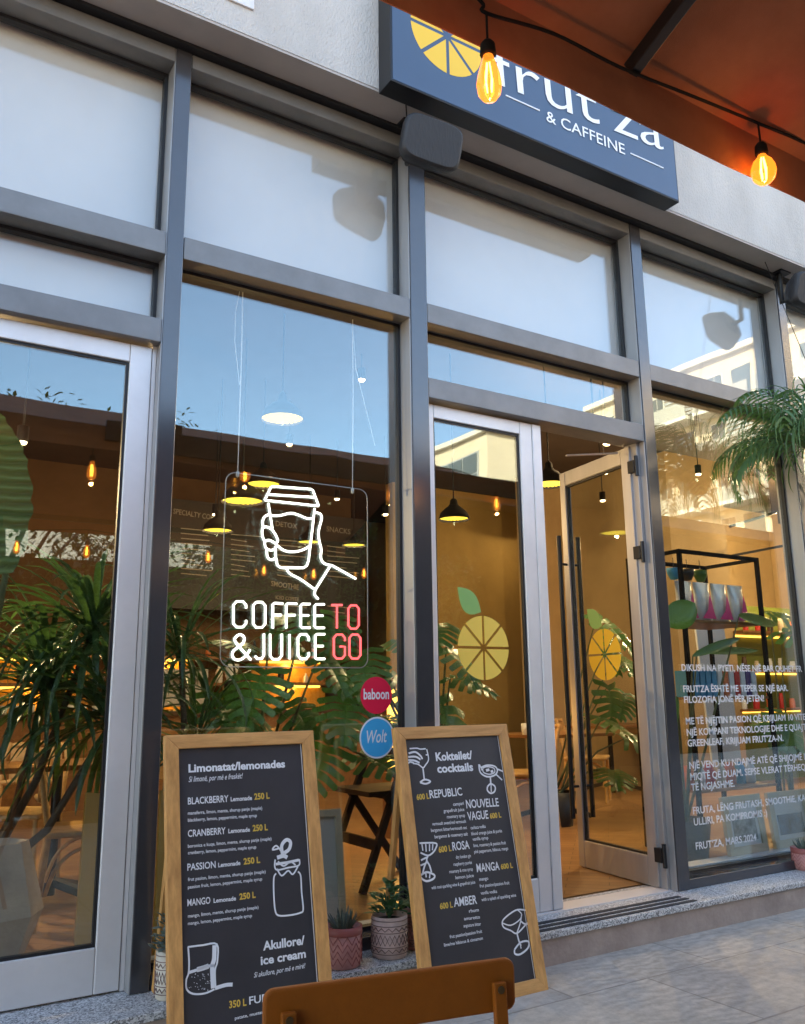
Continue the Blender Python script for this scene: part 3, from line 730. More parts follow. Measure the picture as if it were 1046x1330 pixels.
b = MB(); b.box((1.62, ey(1.7)+0.0, CZ+0.175), (1.80, ey(1.7)+0.09, CZ+0.255)); b.build('rail_bracket', M['blackm'], cn, 0.004)
b = MB(); b.box((1.26, ey(1.3)+0.006, CZ+0.06), (1.355, ey(1.3)+0.03, CZ+0.20)); b.build('rail_bracket', M['blackm'], cn, 0.004)
arm0 = at(806, 90, -2.06)
for ax in (arm0.x, arm0.x+2.4, arm0.x-2.4):
    b = MB(); y0 = ey(ax)-0.03; b.bar((ax, y0, CZ+0.13), (ax, RIDGE, CZ+0.13+0.40*(y0-RIDGE)), 0.034, 0.05); b.build('canopy_arm', M['blackm'], cn, 0.003)
b = MB(); b.bar((cx0, RIDGE, CZ+0.74), (cx1, RIDGE, CZ+0.74), 0.05, 0.05); b.build('ridge_beam', M['blackm'], cn)
b = MB(); b.bar((cx0+0.02, -5.28, CZ+0.14), (cx1, -5.28, CZ+0.14), 0.04, 0.05); b.build('edge_rail', M['blackm'], cn)
for px_ in (-2.9, 1.0, 4.7):
    b = MB(); b.box((px_-0.035, -5.295, 0), (px_+0.035, -5.225, CZ+0.11)); b.build('canopy_post', M['blackm'], cn)

def light_at(parent, loc, energy, col=(1.0, 0.72, 0.40), rad=0.015, name='lamp_light', spot=None):
    l = bpy.data.lights.new(name, 'SPOT' if spot else 'POINT'); l.energy = energy; l.color = col; l.shadow_soft_size = rad
    if spot: l.spot_size = R(spot); l.spot_blend = 0.6
    o = bpy.data.objects.new(name, l); COL.objects.link(o); o.parent = parent; o.matrix_parent_inverse = parent.matrix_world.inverted(); o.location = loc
    return o
# string light: cable + bulbs (all hung from the canopy edge)
BY = -2.12
def cab(p, dy=0): q = at(p[0], p[1], BY+dy); return q
knots = [(560, -45), (625, 2), (632, 17), (720, 44), (805, 87), (900, 125), (985, 160), (1046, 186)]
cpts = [at(p[0], p[1], BY) for p in knots]
left = [Vector((cpts[0].x-0.45*k, BY-0.02*k, 2.93 - 0.07*math.sin(k*1.7))) for k in range(6, 0, -1)]
right = [Vector((cpts[-1].x+0.5*k, BY+0.03*k, cpts[-1].z + (0.05 if k % 2 else -0.02))) for k in range(1, 6)]
allp = left + cpts + right
sub = []
for i in range(len(allp)-1):
    for k in range(6):
        t = k/6; a_, b_ = allp[i], allp[i+1]
        p00 = allp[max(0, i-1)]; p33 = allp[min(len(allp)-1, i+2)]
        sub.append(0.5*((2*a_)+(b_-p00)*t+(2*p00-5*a_+4*b_-p33)*t*t+(3*a_-p00-3*b_+p33)*t**3))
b = MB(); b.tube(sub, 0.005, 6)
sw = tag(b.build('light_string_cable', M['rubber']), 'black cable of the festoon lights sagging below the rust canopy edge', 'cable')
def festoon(top, label, kind, drop, power=0.28):
    t = empty('festoon_bulb', top - Vector((0, 0, drop)), label, 'light bulb', 'edison bulbs on the festoon cable')
    b = MB(); b.tube([top, top-Vector((0, 0, drop-0.005))], 0.0035, 6); b.build('bulb_cord', M['rubber'], t)
    z = top - Vector((0, 0, drop))
    b = MB(); b.lathe([(0.0, 0.012), (0.012, 0.010), (0.019, 0.0), (0.021, -0.028), (0.017, -0.034), (0.0, -0.034)], z, 16); b.build('bulb_socket', M['rubber'], t)
    b = MB()
    if kind == 'tear': prof = [(0.013, -0.034), (0.016, -0.045), (0.022, -0.065), (0.029, -0.092), (0.0325, -0.118), (0.029, -0.142), (0.018, -0.158), (0.0, -0.164)]; zc = -0.1
    else: prof = [(0.013, -0.034), (0.016, -0.042), (0.030, -0.058), (0.038, -0.078), (0.040, -0.095), (0.034, -0.118), (0.020, -0.133), (0.0, -0.138)]; zc = -0.088
    b.lathe(prof, z, 20); b.build('bulb_glass', M['bulbglass'], t)
    b = MB(); k = 4
    for i in range(k):
        a = 2*math.pi*i/k; d = Vector((math.cos(a)*0.011, math.sin(a)*0.011, 0))
        b.tube([z+d*0.4+Vector((0, 0, zc+0.045)), z+d+Vector((0, 0, zc)), z+d*0.7+Vector((0, 0, zc-0.035))], 0.0022, 6)
    b.build('bulb_filament', M['filament'], t)
    if power: light_at(t, z + Vector((0, 0, zc-0.09)), power, (1.0, 0.42, 0.12), 0.012)
    return t
festoon(at(632, 17, BY), 'clear teardrop bulb glowing in front of the sign fruit', 'tear', 0.095)
festoon(at(985, 160, BY), 'rounder glowing bulb near the right edge below the canopy', 'round', 0.085)
for k, p in enumerate((left[0], left[2], left[3], right[1], right[3])):
    festoon(p.copy(), 'glowing bulb of the festoon string beyond the picture edge', 'tear', 0.09)

# second festoon string along the back edge of the terrace (seen mirrored in the glass)
xs = [-2.6 + 0.62*k for k in range(13)]
bp_ = [Vector((x, -4.75, 2.86 - (0.0 if k % 2 else 0.05))) for k, x in enumerate(xs)]
b = MB(); b.tube(bp_, 0.005, 6); tag(b.build('light_string_cable', M['rubber']), 'second black festoon cable along the back of the terrace mirrored in the glass', 'cable')
for k, p in enumerate(bp_):
    festoon(p.copy(), 'glowing bulb of the back festoon string mirrored in the glass', 'tear', 0.07 + 0.05*(k % 3), 0)

# ================================================================== NEON SIGN
NY = 0.22
ns = empty('neon_sign', (1.82, NY, 1.4), 'white and red neon coffee cup sign on a clear panel hung in the window', 'neon sign')
PN = Plane((0, NY, 0), X, Zv)
def nz(x, y): return PN.st(280 + x/4.752, 600 + y/4.752)
c00, c11 = PN.st(288, 868), PN.st(477, 632)
x0, x1 = (PN.st(290, 740).x), (PN.st(478, 740).x); z1 = PN.st(292, 612).y; z0 = PN.st(285, 866).y
def rrect(x0, z0, x1, z1, r, n=6):
    out = []
    for cx, cz, a0 in ((x1-r, z0+r, -90), (x1-r, z1-r, 0), (x0+r, z1-r, 90), (x0+r, z0+r, 180)):
        for i in range(n+1):
            a = R(a0 + 90*i/n); out.append((cx+r*math.cos(a), cz+r*math.sin(a)))
    return out
loop = rrect(x0, z0, x1, z1, 0.05)
b = MB(); b.prism(PN, loop, -0.006, 0.0); b.build('acrylic_panel', M['acrylic'], ns)
b = MB(); b.tube([PN.p(a, c, -0.003) for a, c in loop], 0.0026, 6, closed=True); b.build('panel_edge', M['acr_edge'], ns)
def smooth(pts, k=4):
    pts = [Vector((p[0], p[1])) for p in pts]; out = []
    for i in range(len(pts)-1):
        p0 = pts[max(0, i-1)]; p1_ = pts[i]; p2_ = pts[i+1]; p3 = pts[min(len(pts)-1, i+2)]
        for j in range(k):
            t = j/k
            out.append(0.5*((2*p1_)+(p2_-p0)*t+(2*p0-5*p1_+4*p2_-p3)*t*t+(3*p1_-p0-3*p2_+p3)*t**3))
    out.append(pts[-1]); return out
NT = 0.0054
def neon(mb, pts, sm=True):
    q = [nz(*p) for p in pts]
    if sm: q = smooth(q)
    mb.tube([PN.p(a.x, a.y, 0.009) for a in q], NT, 8)
b = MB()
for pts, sm_ in ([[(300,238),(338,158),(350,153),(585,170),(597,178),(632,272)], False], [[(300,238),(460,255),(632,274)], True], [[(330,203),(605,220)], False],
    [[(322,256),(334,330),(347,412)], True], [[(608,288),(592,430),(570,610),(560,640),(540,655),(400,655),(378,638),(368,590),(366,520)], False],
    [[(328,332),(390,333),(460,318),(510,330),(560,350),(600,350)], True], [[(376,516),(420,548),(480,556),(540,542),(582,516)], True],
    [[(328,325),(300,340),(287,372),(292,408)], True], [[(288,410),(310,402),(345,420),(372,462),(380,490),(366,508)], True],
    [[(286,408),(284,450),(300,488),(328,484),(366,504)], True], [[(299,490),(306,530),(335,546),(365,540)], True], [[(312,546),(318,590),(342,606),(364,596)], True],
    [[(612,314),(640,321),(651,350),(632,430),(636,490),(648,540),(646,595),(668,628),(715,640)], True], [[(715,640),(862,722)], False], [[(706,640),(612,790)], False],
    [[(435,660),(455,690),(520,725),(570,760),(612,790)], True], [[(612,790),(608,820),(630,848)], True]):
    neon(b, pts, sm_)
b.build('neon_cup_tube', M['neonw'], ns)
def letter(mb, ch, x0, y0, x1, y1):
    w, h = x1-x0, y1-y0
    q = lambda *ps: [(x0+p[0]*w, y0+p[1]*h) for p in ps]
    rr = 0.2
    S = {'C': [q((1,.27),(1,.14),(.75,0),(.25,0),(0,.14),(0,.86),(.25,1),(.75,1),(1,.86),(1,.73))],
         'O': [q((.25,0),(.75,0),(1,.14),(1,.86),(.75,1),(.25,1),(0,.86),(0,.14),(.25,0))],
         'F': [q((1,.02),(.15,0),(0,.05),(0,1)), q((0,.47),(.85,.47))],
         'E': [q((1,0),(.15,0),(0,.06),(0,.94),(.15,1),(1,1)), q((0,.48),(.85,.48))],
         'T': [q((0,0),(1,0)), q((.5,0),(.5,1))], 'I': [q((.5,0),(.5,1))],
         'J': [q((1,0),(1,.86),(.75,1),(.3,1),(0,.9))], 'U': [q((0,0),(0,.86),(.25,1),(.75,1),(1,.86),(1,0))],
         'G': [q((1,.27),(1,.14),(.75,0),(.25,0),(0,.14),(0,.86),(.25,1),(.75,1),(1,.86),(1,.5),(.55,.5))],
         '&': [q((1,1),(.2,.3),(.22,.1),(.42,0),(.62,.08),(.64,.25),(.5,.4),(.12,.62),(.02,.8),(.15,.97),(.42,1),(.72,.85),(.95,.6))]}[ch]
    for s in S: neon(mb, s, ch == '&')
b = MB()
for ch, xa, ya, xb, yb in (('C',107,862,185,1020),('O',229,866,303,1022),('F',350,872,412,1028),('F',432,874,498,1028),('E',522,878,580,1024),('E',608,880,668,1025),
    ('&',97,1066,215,1222),('J',240,1060,295,1215),('U',333,1062,405,1218),('I',445,1064,461,1218),('C',505,1064,572,1216),('E',611,1064,670,1216)):
    letter(b, ch, xa, ya, xb, yb)
b.build('neon_lettering', M['neonw'], ns)
b = MB()
for ch, xa, ya, xb, yb in (('T',712,884,778,1028),('O',815,886,880,1030),('G',726,1066,794,1214),('O',822,1066,890,1214)): letter(b, ch, xa, ya, xb, yb)
o = b.build('neon_lettering', M['neonr'], ns); o['label'] = 'red neon lettering'
for px, ex in ((309, 316), (458, 458)):
    b = MB(); a = PN.st(px, 612 if px < 400 else 634); e = PN.st(ex, 345 if px < 400 else 405)
    b.tube([PN.p(a.x, a.y-0.03, 0.0), PN.p((a.x+e.x)/2+0.004, (a.y+e.y)/2, 0.0), PN.p(e.x, e.y+0.3, 0)], 0.0022, 6)
    if px < 400:
        l1 = PN.st(305, 430); l2 = PN.st(311, 500)
        b.tube([PN.p(e.x, e.y-0.05, 0.0), PN.p(l1.x, l1.y+0.1, 0.006), PN.p(l1.x, l1.y-0.05, 0.006), PN.p(l2.x, l2.y, 0.002)], 0.0016, 5)
    else:
        l1 = PN.st(462, 480); l2 = PN.st(486, 580)
        b.tube([PN.p(e.x, e.y-0.05, 0.0), PN.p(l1.x, l1.y, 0.006), PN.p(l2.x, l2.y, 0.012)], 0.0016, 5)
    b.lathe([(0.0, -0.012), (0.008, -0.012), (0.008, 0.012), (0, 0.012)], PN.p(a.x, a.y-0.015, 0.0), 10)
    b.build('hanging_wire', M['vinyl'], ns)

# ================================================================== A-BOARDS
def aboard(name, O, w, h, lean, label):
    t = empty(name, O, label, 'menu board', 'wooden framed menu boards by the entrance')
    v = Vector((0, math.sin(lean), math.cos(lean)))
    P = Plane(O, X, v)
    fw, fd = 0.052, 0.032
    def rail(c, nm, mm):
        b = MB(); b.prism(P, c, -fd, 0.0); b.build(nm, M[mm], t, 0.002)
    rail([(0, 0), (fw, fw), (fw, h-fw), (0, h)], 'frame_stile', 'wood'); rail([(w, 0), (w, h), (w-fw, h-fw), (w-fw, fw)], 'frame_stile', 'wood')
    rail([(0, 0), (w, 0), (w-fw, fw), (fw, fw)], 'frame_rail', 'woodh'); rail([(0, h), (fw, h-fw), (w-fw, h-fw), (w, h)], 'frame_rail', 'woodh')
    b = MB(); b.prism(P, [(fw-.003, fw-.003), (w-fw+.003, fw-.003), (w-fw+.003, h-fw+.003), (fw-.003, h-fw+.003)], -0.024, -0.012); b.build('printed_panel', M['chalk'], t)
    b = MB(); b.ribbon(P, [(w-fw-0.006, fw), (w-fw-0.006, h-fw)], 0.0035, -0.0115); b.build('panel_edge', M['paper'], t)
    # rear leg frame
    hp = P.p(0, h-0.05, -fd-0.004)
    for xx in (0.07, w-0.07):
        b = MB(); b.bar((O[0]+xx, hp.y+0.02, hp.z), (O[0]+xx, min(-0.262, hp.y+0.05) if False else hp.y+0.19, 0.154), 0.03, 0.02, up=(1, 0, 0)); b.build('rear_leg', M['wood'], t)
    Pt = Plane(P.p(0, 0, -0.0118), X, v)
    return t, Pt
b1, P1 = aboard('menu_board', Vector((1.022, -0.465, 0.0)), 0.628, 1.139, 0.198, 'wooden framed black lemonade and ice cream menu board left of the potted succulents')
b2, P2 = aboard('menu_board', Vector((2.048, -0.469, 0.0)), 0.635, 1.139, 0.198, 'wooden framed black cocktail menu board leaning in front of the doorway')
W1, Y1 = MB(), MB()
T = lambda s, a, c, cap, **k: text_fit(W1, P1, s, a, c, cap, **k)
T('Limonatat/lemonades', (245, 1003), (370.5, 996.5), 10.5, off=0.035)
T('Si limonë, por më e freskët!', (245.2, 1015.8), (315.8, 1010.8), 7.5, shear=0.35, off=0.008)
rows = [('BLACKBERRY', (244.2, 1044.9), (297, 1041.3), (299.8, 1040.8), (327.5, 1038.9), (330.5, 1038.6), (350.3, 1037), 'manaferra, limon, mente, shurup panje (maple)', (244.2, 1058.4), (340.7, 1051.4), 'blackberry, lemon, peppermint, maple syrup', (244.2, 1067.4), (333.8, 1061)),
        ('CRANBERRY', (244.2, 1087), (293.2, 1083), (296.8, 1082.2), (324.8, 1080), (328.4, 1079.6), (348, 1078), 'boronica e kuqe, limon, mente, shurup panje (maple)', (244.2, 1101.2), (352.7, 1091.2), 'cranberry, lemon, peppermint, maple syrup', (244.2, 1109.8), (332.9, 1102)),
        ('PASSION', (243.5, 1130.8), (280.3, 1127), (283.6, 1126.4), (312.4, 1123.3), (316.6, 1122.8), (338, 1120.4), 'frut pasion, limon, mente, shurup panje (maple)', (244.2, 1144.4), (345.2, 1134), 'passion fruit, lemon, peppermint, maple syrup', (244.2, 1154.4), (340.7, 1143.4)),
        ('MANGO', (243.5, 1177), (273.4, 1173.4), (277.6, 1172.6), (306.7, 1169.3), (311.2, 1168.6), (332.3, 1165.7), 'mango, limon, mente, shurup panje (maple)', (244.2, 1192), (335.9, 1180.2), 'mango, lemon, peppermint, maple syrup', (244.2, 1201.6), (327.5, 1191))]
for nm, a, c, d, e, f_, g_, l1, l1a, l1b, l2, l2a, l2b in rows:
    T(nm, a, c, 9.3, off=0.015); T('Lemonade', d, e, 5.8, off=0.025)
    text_fit(Y1, P1, '250 L', f_, g_, 8.2, off=0.03)
    T(l1, l1a, l1b, 4.6, off=0.012); T(l2, l2a, l2b, 4.6, off=0.012)
T('Akullore/', (341.9, 1234.3), (396, 1226.2), 12, off=0.03); T('ice cream', (338.9, 1253.2), (397.5, 1243.3), 11.5, off=0.03)
T('Si akullore, por më e mirë!', (330, 1269.8), (397, 1257), 7, shear=0.35, off=0.008)
text_fit(Y1, P1, '350 L', (297.7, 1309.4), (320.3, 1305.8), 9.5, off=0.025); T('FURRA', (323.9, 1304.6), (366, 1297), 10.5, off=0.015)
T('patate, mustard', (305.2, 1324.5), (345, 1315.5), 4.5, off=0.012)
def J(x, y): return P1.st(200 + x/3.326, 930 + y/3.326)
def ink(mb, P, f, pts, w, closed=False, sm=True):
    q = [f(*p) for p in pts]
    if sm: q = smooth(q, 4)
    mb.ribbon(P, q, w, 0.0009)
D1 = MB(); LW = 0.0062
ink(D1, P1, J, [(528,680),(518,700),(518,770),(524,840),(540,862),(590,860),(632,850),(645,835),(638,760),(634,690),(622,672)], LW)
ink(D1, P1, J, [(524,620),(522,650),(534,665),(580,655),(626,645),(628,618)], LW); ink(D1, P1, J, [(526,640),(580,632),(626,622)], LW*1.6, sm=False); ink(D1, P1, J, [(532,660),(552,690),(580,668),(600,684),(622,650)], LW)
ink(D1, P1, J, [(532,612),(560,604),(576,612)], LW*2.4); ink(D1, P1, J, [(552,604),(548,582),(528,560),(512,578),(540,572)], LW); 
ink(D1, P1, J, [(556,600),(552,560),(572,535),(590,545),(584,575),(562,592)], LW*2.2); ink(D1, P1, J, [(536,628),(560,648),(590,630),(612,644)], LW)
ink(D1, P1, J, [(146,998),(210,990),(272,986),(274,1060),(264,1098),(266,1170)], LW); ink(D1, P1, J, [(262,990),(260,1050),(252,1085),(256,1176)], LW*2.6)
ink(D1, P1, J, [(148,998),(152,1060),(150,1110),(140,1140),(142,1180),(170,1200),(220,1198),(262,1180)], LW); ink(D1, P1, J, [(152,1108),(200,1092),(220,1082),(262,1078)], LW*1.6)
ink(D1, P1, J, [(186,1096),(214,1088),(236,1080)], LW*2.6); ink(D1, P1, J, [(264,1176),(310,1162),(340,1160)], LW*2)
rn = random.Random(3)
for k in range(40):
    a = (150+rn.random()*95, 1110+rn.random()*75); ink(D1, P1, J, [a, (a[0]+3, a[1]+2)], 0.0018, sm=False)
W1.build('menu_lettering', M['white'], b1); Y1.build('price_lettering', M['yellow'], b1); D1.build('menu_drawing', M['white'], b1)
# second board
W2, Y2, D2 = MB(), MB(), MB()
def K(x, y): return (500 + x/3.2435, 920 + y/3.2435)
T2 = lambda s, a, c, cap, **k: text_fit(W2, P2, s, K(*a), K(*c), cap, **k)
U2 = lambda s, a, c, cap, **k: text_fit(Y2, P2, s, K(*a), K(*c), cap, **k)
T2('Kokteilet/', (216, 221), (370, 212), 11, off=0.035); T2('cocktails', (222, 271), (373, 262), 11, off=0.035)
U2('600 L', (135, 386), (188, 380), 7.5, off=0.03); T2('REPUBLIC', (190, 379), (327, 366), 11, off=0.015)
T2('NOUVELLE', (344, 421), (481, 412), 11.5, off=0.015); T2('VAGUE', (350, 472), (437, 464), 11.5, off=0.015); U2('600 L', (444, 464), (491, 459), 7, off=0.03)
U2('600 L', (228, 608), (282, 600), 8, off=0.03); T2('ROSA', (286, 599), (358, 591), 11.5, off=0.015)
T2('MANGA', (388, 690), (484, 680), 11.5, off=0.015); U2('600 L', (490, 678), (540, 671), 7, off=0.03)
U2('600 L', (233, 846), (287, 838), 8, off=0.03); T2('AMBER', (292, 836), (389, 822), 12, off=0.015)
for s, a, c in (('campari', (288, 411), (333, 406)), ('grapefruit juice', (248, 439), (335, 432)), ('rosemary syrup', (262, 464), (338, 457)), ('vermouth sweet/red vermouth', (200, 494), (342, 482)), ('bergamot bitter/vermouth sec', (195, 521), (346, 508)), ('bergamot & rosemary salt', (210, 548), (350, 535)),
                ('cachaca vodka', (362, 510), (425, 503)), ('blood orange juice & purée', (365, 535), (494, 522)), ('vanilla syrup', (370, 558), (436, 551)), ('lime, rosemary & passion fruit', (374, 585), (510, 572)), ('pink peppercorn, hibiscus, mango', (377, 611), (520, 596)),
                ('dry london gin', (300, 634), (363, 627)), ('raspberry purée', (290, 664), (367, 655)), ('rosemary & rose syrup', (272, 695), (371, 683)), ('lemon juice', (298, 720), (375, 710)), ('with rosé sparkling wine & grapefruit juice', (197, 763), (381, 738)),
                ('mango', (398, 727), (436, 722)), ('frut passion/passion fruit', (400, 755), (525, 741)), ('vanilla vodka', (404, 785), (473, 777)), ('with a splash of sparkling wine', (408, 813), (553, 793)),
                ('rhum', (355, 861), (396, 855)), ('amaretto', (334, 893), (401, 885)), ('angostura bitter', (332, 923), (405, 914)), ('frut passion/passion fruit', (274, 969), (410, 945)), ('lime/me hibiscus & cinnamon', (250, 1004), (413, 974))):
    T2(s, a, c, 4.6, off=0.012)
K2 = lambda x, y: P2.st(*K(x, y))
L2 = 0.006
for pts, w in (([(176,172),(184,215),(170,240),(160,250),(140,236),(118,232)], 1), ([(172,170),(150,172),(134,168),(104,170)], 1), ([(160,250),(166,300)], 1.2), ([(148,312),(168,300),(192,308),(172,318),(148,312)], 1.3),
               ([(100,190),(128,184),(150,200),(158,214)], 1.4), ([(98,205),(130,204),(150,216)], 1.4), ([(98,218),(124,220),(146,230)], 1.4), ([(98,232),(106,226),(122,230)], 1.2), ([(172,196),(180,196)], 1),
               ([(396,236),(402,270),(430,288),(462,282),(474,262),(462,244),(430,240),(404,250)], 1.3), ([(412,252),(430,246),(458,252),(462,270),(440,278),(416,270),(412,252)], 0.9), ([(398,236),(410,262)], 1), ([(474,256),(498,266)], 1.2), ([(468,278),(494,302)], 1.2), ([(444,288),(446,315)], 1.4),
               ([(432,330),(446,318),(464,330),(462,350),(446,358),(432,346),(432,330)], 1.3), ([(447,318),(448,352)], 1), ([(426,262),(440,258)], 2), ([(446,268),(456,264)], 2),
               ([(146,568),(214,568),(214,590),(200,610),(180,620),(150,608)], 1.2), ([(156,572),(160,600)], 1), ([(172,572),(174,604)], 1), ([(188,572),(188,602)], 1), ([(202,572),(200,598)], 1),
               ([(182,620),(176,640),(188,662),(196,690)], 1.3), ([(178,640),(166,668),(158,700)], 1.3), ([(150,704),(176,690),(208,702),(204,718),(176,728),(154,716),(150,704)], 1.4), ([(152,640),(176,628)], 1.2), ([(150,662),(170,654)], 1.2), ([(172,690),(174,712)], 1), ([(190,694),(188,716)], 1),
               ([(600,852),(560,848),(526,866),(496,895),(500,922),(530,936),(556,948),(590,915),(604,900)], 1.1), ([(496,905),(530,914),(566,892),(576,868),(560,850)], 0.9), ([(572,896),(588,908),(606,908)], 1.2), ([(576,868),(570,905),(556,946)], 1), ([(556,946),(566,985),(574,1000)], 1.3), ([(546,1016),(572,986),(604,982),(602,1010),(570,1036),(548,1034),(546,1016)], 1.3), ([(566,980),(574,1012)], 1)):
    ink(D2, P2, K2, pts, L2*w)
W2.build('menu_lettering', M['white'], b2); Y2.build('price_lettering', M['yellow'], b2); D2.build('menu_drawing', M['white'], b2)

# ================================================================== PLANT BUILDERS
def strap(mb, base, az, el, L, w, droop, seg=7, fold=0.25, twist=0.0):
    p = Vector(base); a = el; st = L/seg; vs, fs = [], []
    d0 = Vector((math.cos(az), math.sin(az), 0)); side = Vector((-d0.y, d0.x, 0))
    for i in range(seg+1):
        t = i/seg
        ww = w*(0.55+0.9*t)*(1-t)**0.55 if t > 0.4 else w*(0.5+0.55*t)
        d = d0*math.cos(a) + Zv*math.sin(a); nrm = side.cross(d)*-1
        ww = max(ww, 0.0006)
        vs += [p - side*ww/2 + nrm*0, p + nrm*(-fold*ww), p + side*ww/2]
        p = p + d*st; a -= droop*(0.4+1.2*t)/seg
    for i in range(seg):
        k = i*3
        fs += [(k, k+1, k+4, k+3), (k+1, k+2, k+5, k+4)]
    mb.add(vs, fs, True)
def rosette(mb, c, n, L, w, rg, el=(0.1, 1.4), droop=(0.8, 2.0)):
    for i in range(n):
        az = 2*math.pi*i*0.618 + rg.uniform(-0.2, 0.2); e = rg.uniform(*el)
        l_ = L*rg.uniform(0.65, 1.1)
        strap(mb, c + Vector((math.cos(az)*0.015, math.sin(az)*0.015, rg.uniform(-0.08, 0.05))), az, e, l_, w*rg.uniform(0.7, 1.15), rg.uniform(*droop))
def monstera_leaf(mb, base, tipdir, up, S, rg):
    d = Vector(tipdir).normalized(); s = d.cross(Vector(up)).normalized(); n = s.cross(d)
    n = -n if n.z < 0 else n
    L = S
    rib = [base + d*(L*t) - n*(L*0.30*t*t) for t in [0, .14, .28, .42, .56, .70, .84, 1.0]]
    prof = [0.40, 0.52, 0.54, 0.50, 0.42, 0.31, 0.17]
    back = [-0.16, -0.02, 0.05, 0.10, 0.13, 0.14, 0.12]
    for sg_ in (1, -1):
        for i in range(7):
            a, b_ = rib[i], rib[i+1]; m_ = prof[i]*L*rg.uniform(0.92, 1.05)
            gap = 0.22 if i > 1 else 0.05
            f = d*(back[i]*L)
            sag = -n*(0.16*m_)
            o0 = a + s*(sg_*m_) + f + (b_-a)*gap*0.7 + sag
            o1 = b_ + s*(sg_*m_*0.93) + f - (b_-a)*gap*0.7 + sag
            om = (o0+o1)/2 + s*(sg_*m_*0.07)
            h0 = a + s*(sg_*m_*0.42) + f*0.4 + (b_-a)*gap*0.3 + n*(0.03*L)
            h1 = b_ + s*(sg_*m_*0.40) + f*0.4 - (b_-a)*gap*0.3 + n*(0.03*L)
            vs = [a, b_, h1, h0, o1, om, o0]
            fs = [(0, 1, 2, 3), (3, 2, 4, 5, 6)]
            if sg_ < 0: fs = [tuple(reversed(x)) for x in fs]
            mb.add(vs, fs, True)
def oval_leaf(mb, base, d, up, L, w, bend=0.3, seg=8, ragged=0.0, rg=None):
    d = Vector(d).normalized(); s = d.cross(Vector(up)).normalized(); n = s.cross(d)
    vs, fs = [], []
    for i in range(seg+1):
        t = i/seg; ww = w*(math.sin(math.pi*min(1, t*0.98+0.02))**0.6)/2
        c = base + d*(L*t) - Zv*(bend*L*t*t)
        r1 = 1 + (rg.uniform(-ragged, ragged) if ragged else 0); r2 = 1 + (rg.uniform(-ragged, ragged) if ragged else 0)
        vs += [c - s*ww*r1 - n*(0.10*ww), c - s*ww*0.5 + n*(0.10*ww), c, c + s*ww*0.5 + n*(0.10*ww), c + s*ww*r2 - n*(0.10*ww)]
    for i in range(seg):
        for j in range(4):
            k = i*5+j; fs.append((k, k+1, k+6, k+5))
    mb.add(vs, fs, True)
def pot_geo(mb, c, r0, r1, h, t=0.008):
    mb.lathe([(r0, 0), (r1, h), (r1-t, h), (r0-t+0.002, h*0.5), (0.0, h*0.86)], c, 28)

FL = SILL + 0.003
# ---- pots on the step
def small_pot(c, r, h, m_body, label, kind, leafm):
    t = empty('potted_succulent', c, label, 'potted plant', 'small pots standing on the granite step')
    b = MB(); b.lathe([(0.0, 0.0), (r*0.82, 0), (r*0.93, 0.006), (r, h*0.3), (r, h), (r-0.007, h), (r-0.009, h-0.02), (0.0, h-0.022)], c, 32); b.build('pot', M[m_body], t)
    b = MB(); b.lathe([(r-0.01, h-0.021), (0.0, h-0.014)], c, 20); b.build('soil', M['soil'], t)
    # pattern rings / zig zags as raised glaze lines
    b = MB(); rr = r + 0.0012
    def zig(z0, amp, n, ph=0.0, w=0.0022):
        pts = []
        for i in range(n*2): a = math.pi*i/n + ph; pts.append(Vector((c.x+rr*math.cos(a), c.y+rr*math.sin(a), c.z+z0+(amp if i % 2 else -amp))))
        b.tube(pts, w, 4, closed=True, smooth=False)
    def ring(z0, w=0.0018):
        b.tube([Vector((c.x+rr*math.cos(2*math.pi*i/32), c.y+rr*math.sin(2*math.pi*i/32), c.z+z0)) for i in range(32)], w, 4, closed=True)
    if kind == 'aloe':
        for q in range(4): zig(h*(0.20+0.17*q), h*0.10, 12)
        b.build('pot_pattern', M['potband'], t)
        b = MB(); b.lathe([(r+0.002, h-0.03), (r+0.003, h-0.026), (r+0.003, h+0.001), (r-0.004, h+0.002)], c, 32, cap=False); b.build('pot_rim', M['potband'], t)
    else:
        for z in (0.14, 0.30, 0.64, 0.80, 0.92): ring(h*z)
        zig(h*0.22, h*0.04, 16); zig(h*0.72, h*0.04, 16); zig(h*0.47, h*0.12, 12); zig(h*0.47, h*0.12, 12, math.pi/12)
        b.build('pot_pattern', M['potpat'], t)
    b = MB(); rg = random.Random(int(c.x*1000))
    top = c + Vector((0, 0, h-0.018))
    if kind == 'aloe':
        for q in range(34):
            az = q*2.4; e = rg.uniform(0.5, 1.5); L = rg.uniform(0.05, 0.095)
            strap(b, top + Vector((math.cos(az)*0.02, math.sin(az)*0.02, 0)), az, e, L, 0.017, rg.uniform(-0.6, 0.4), 5, 0.5)
    else:
        for q in range(95):
            az = rg.uniform(0, 6.28); rad = rg.uniform(0.0, r*1.05); z = rg.uniform(0.02, 0.13)*(1.2-rad/r*0.6)
            p = top + Vector((math.cos(az)*rad, math.sin(az)*rad, z))
            d = Vector((math.cos(az)*0.8, math.sin(az)*0.8, rg.uniform(0.1, 1.0)))
            oval_leaf(b, p, d, (0, 0, 1) if abs(d.z) < 0.9 else (1, 0, 0), rg.uniform(0.035, 0.06), rg.uniform(0.02, 0.034), 0.2, 5)
        for q in range(8):
            az = q*0.8; b.tube([top, top + Vector((math.cos(az)*r*0.5, math.sin(az)*r*0.5, 0.10))], 0.004, 5)
    b.build('foliage', M[leafm], t)
SZ = SILL
pa = gz(447, 1257, SZ); pb = gz(506, 1243, SZ); pc = gz(541, 1238, SZ); pd_ = gz(206, 1298, SZ); pe_ = gz(1050, 1130, SZ)
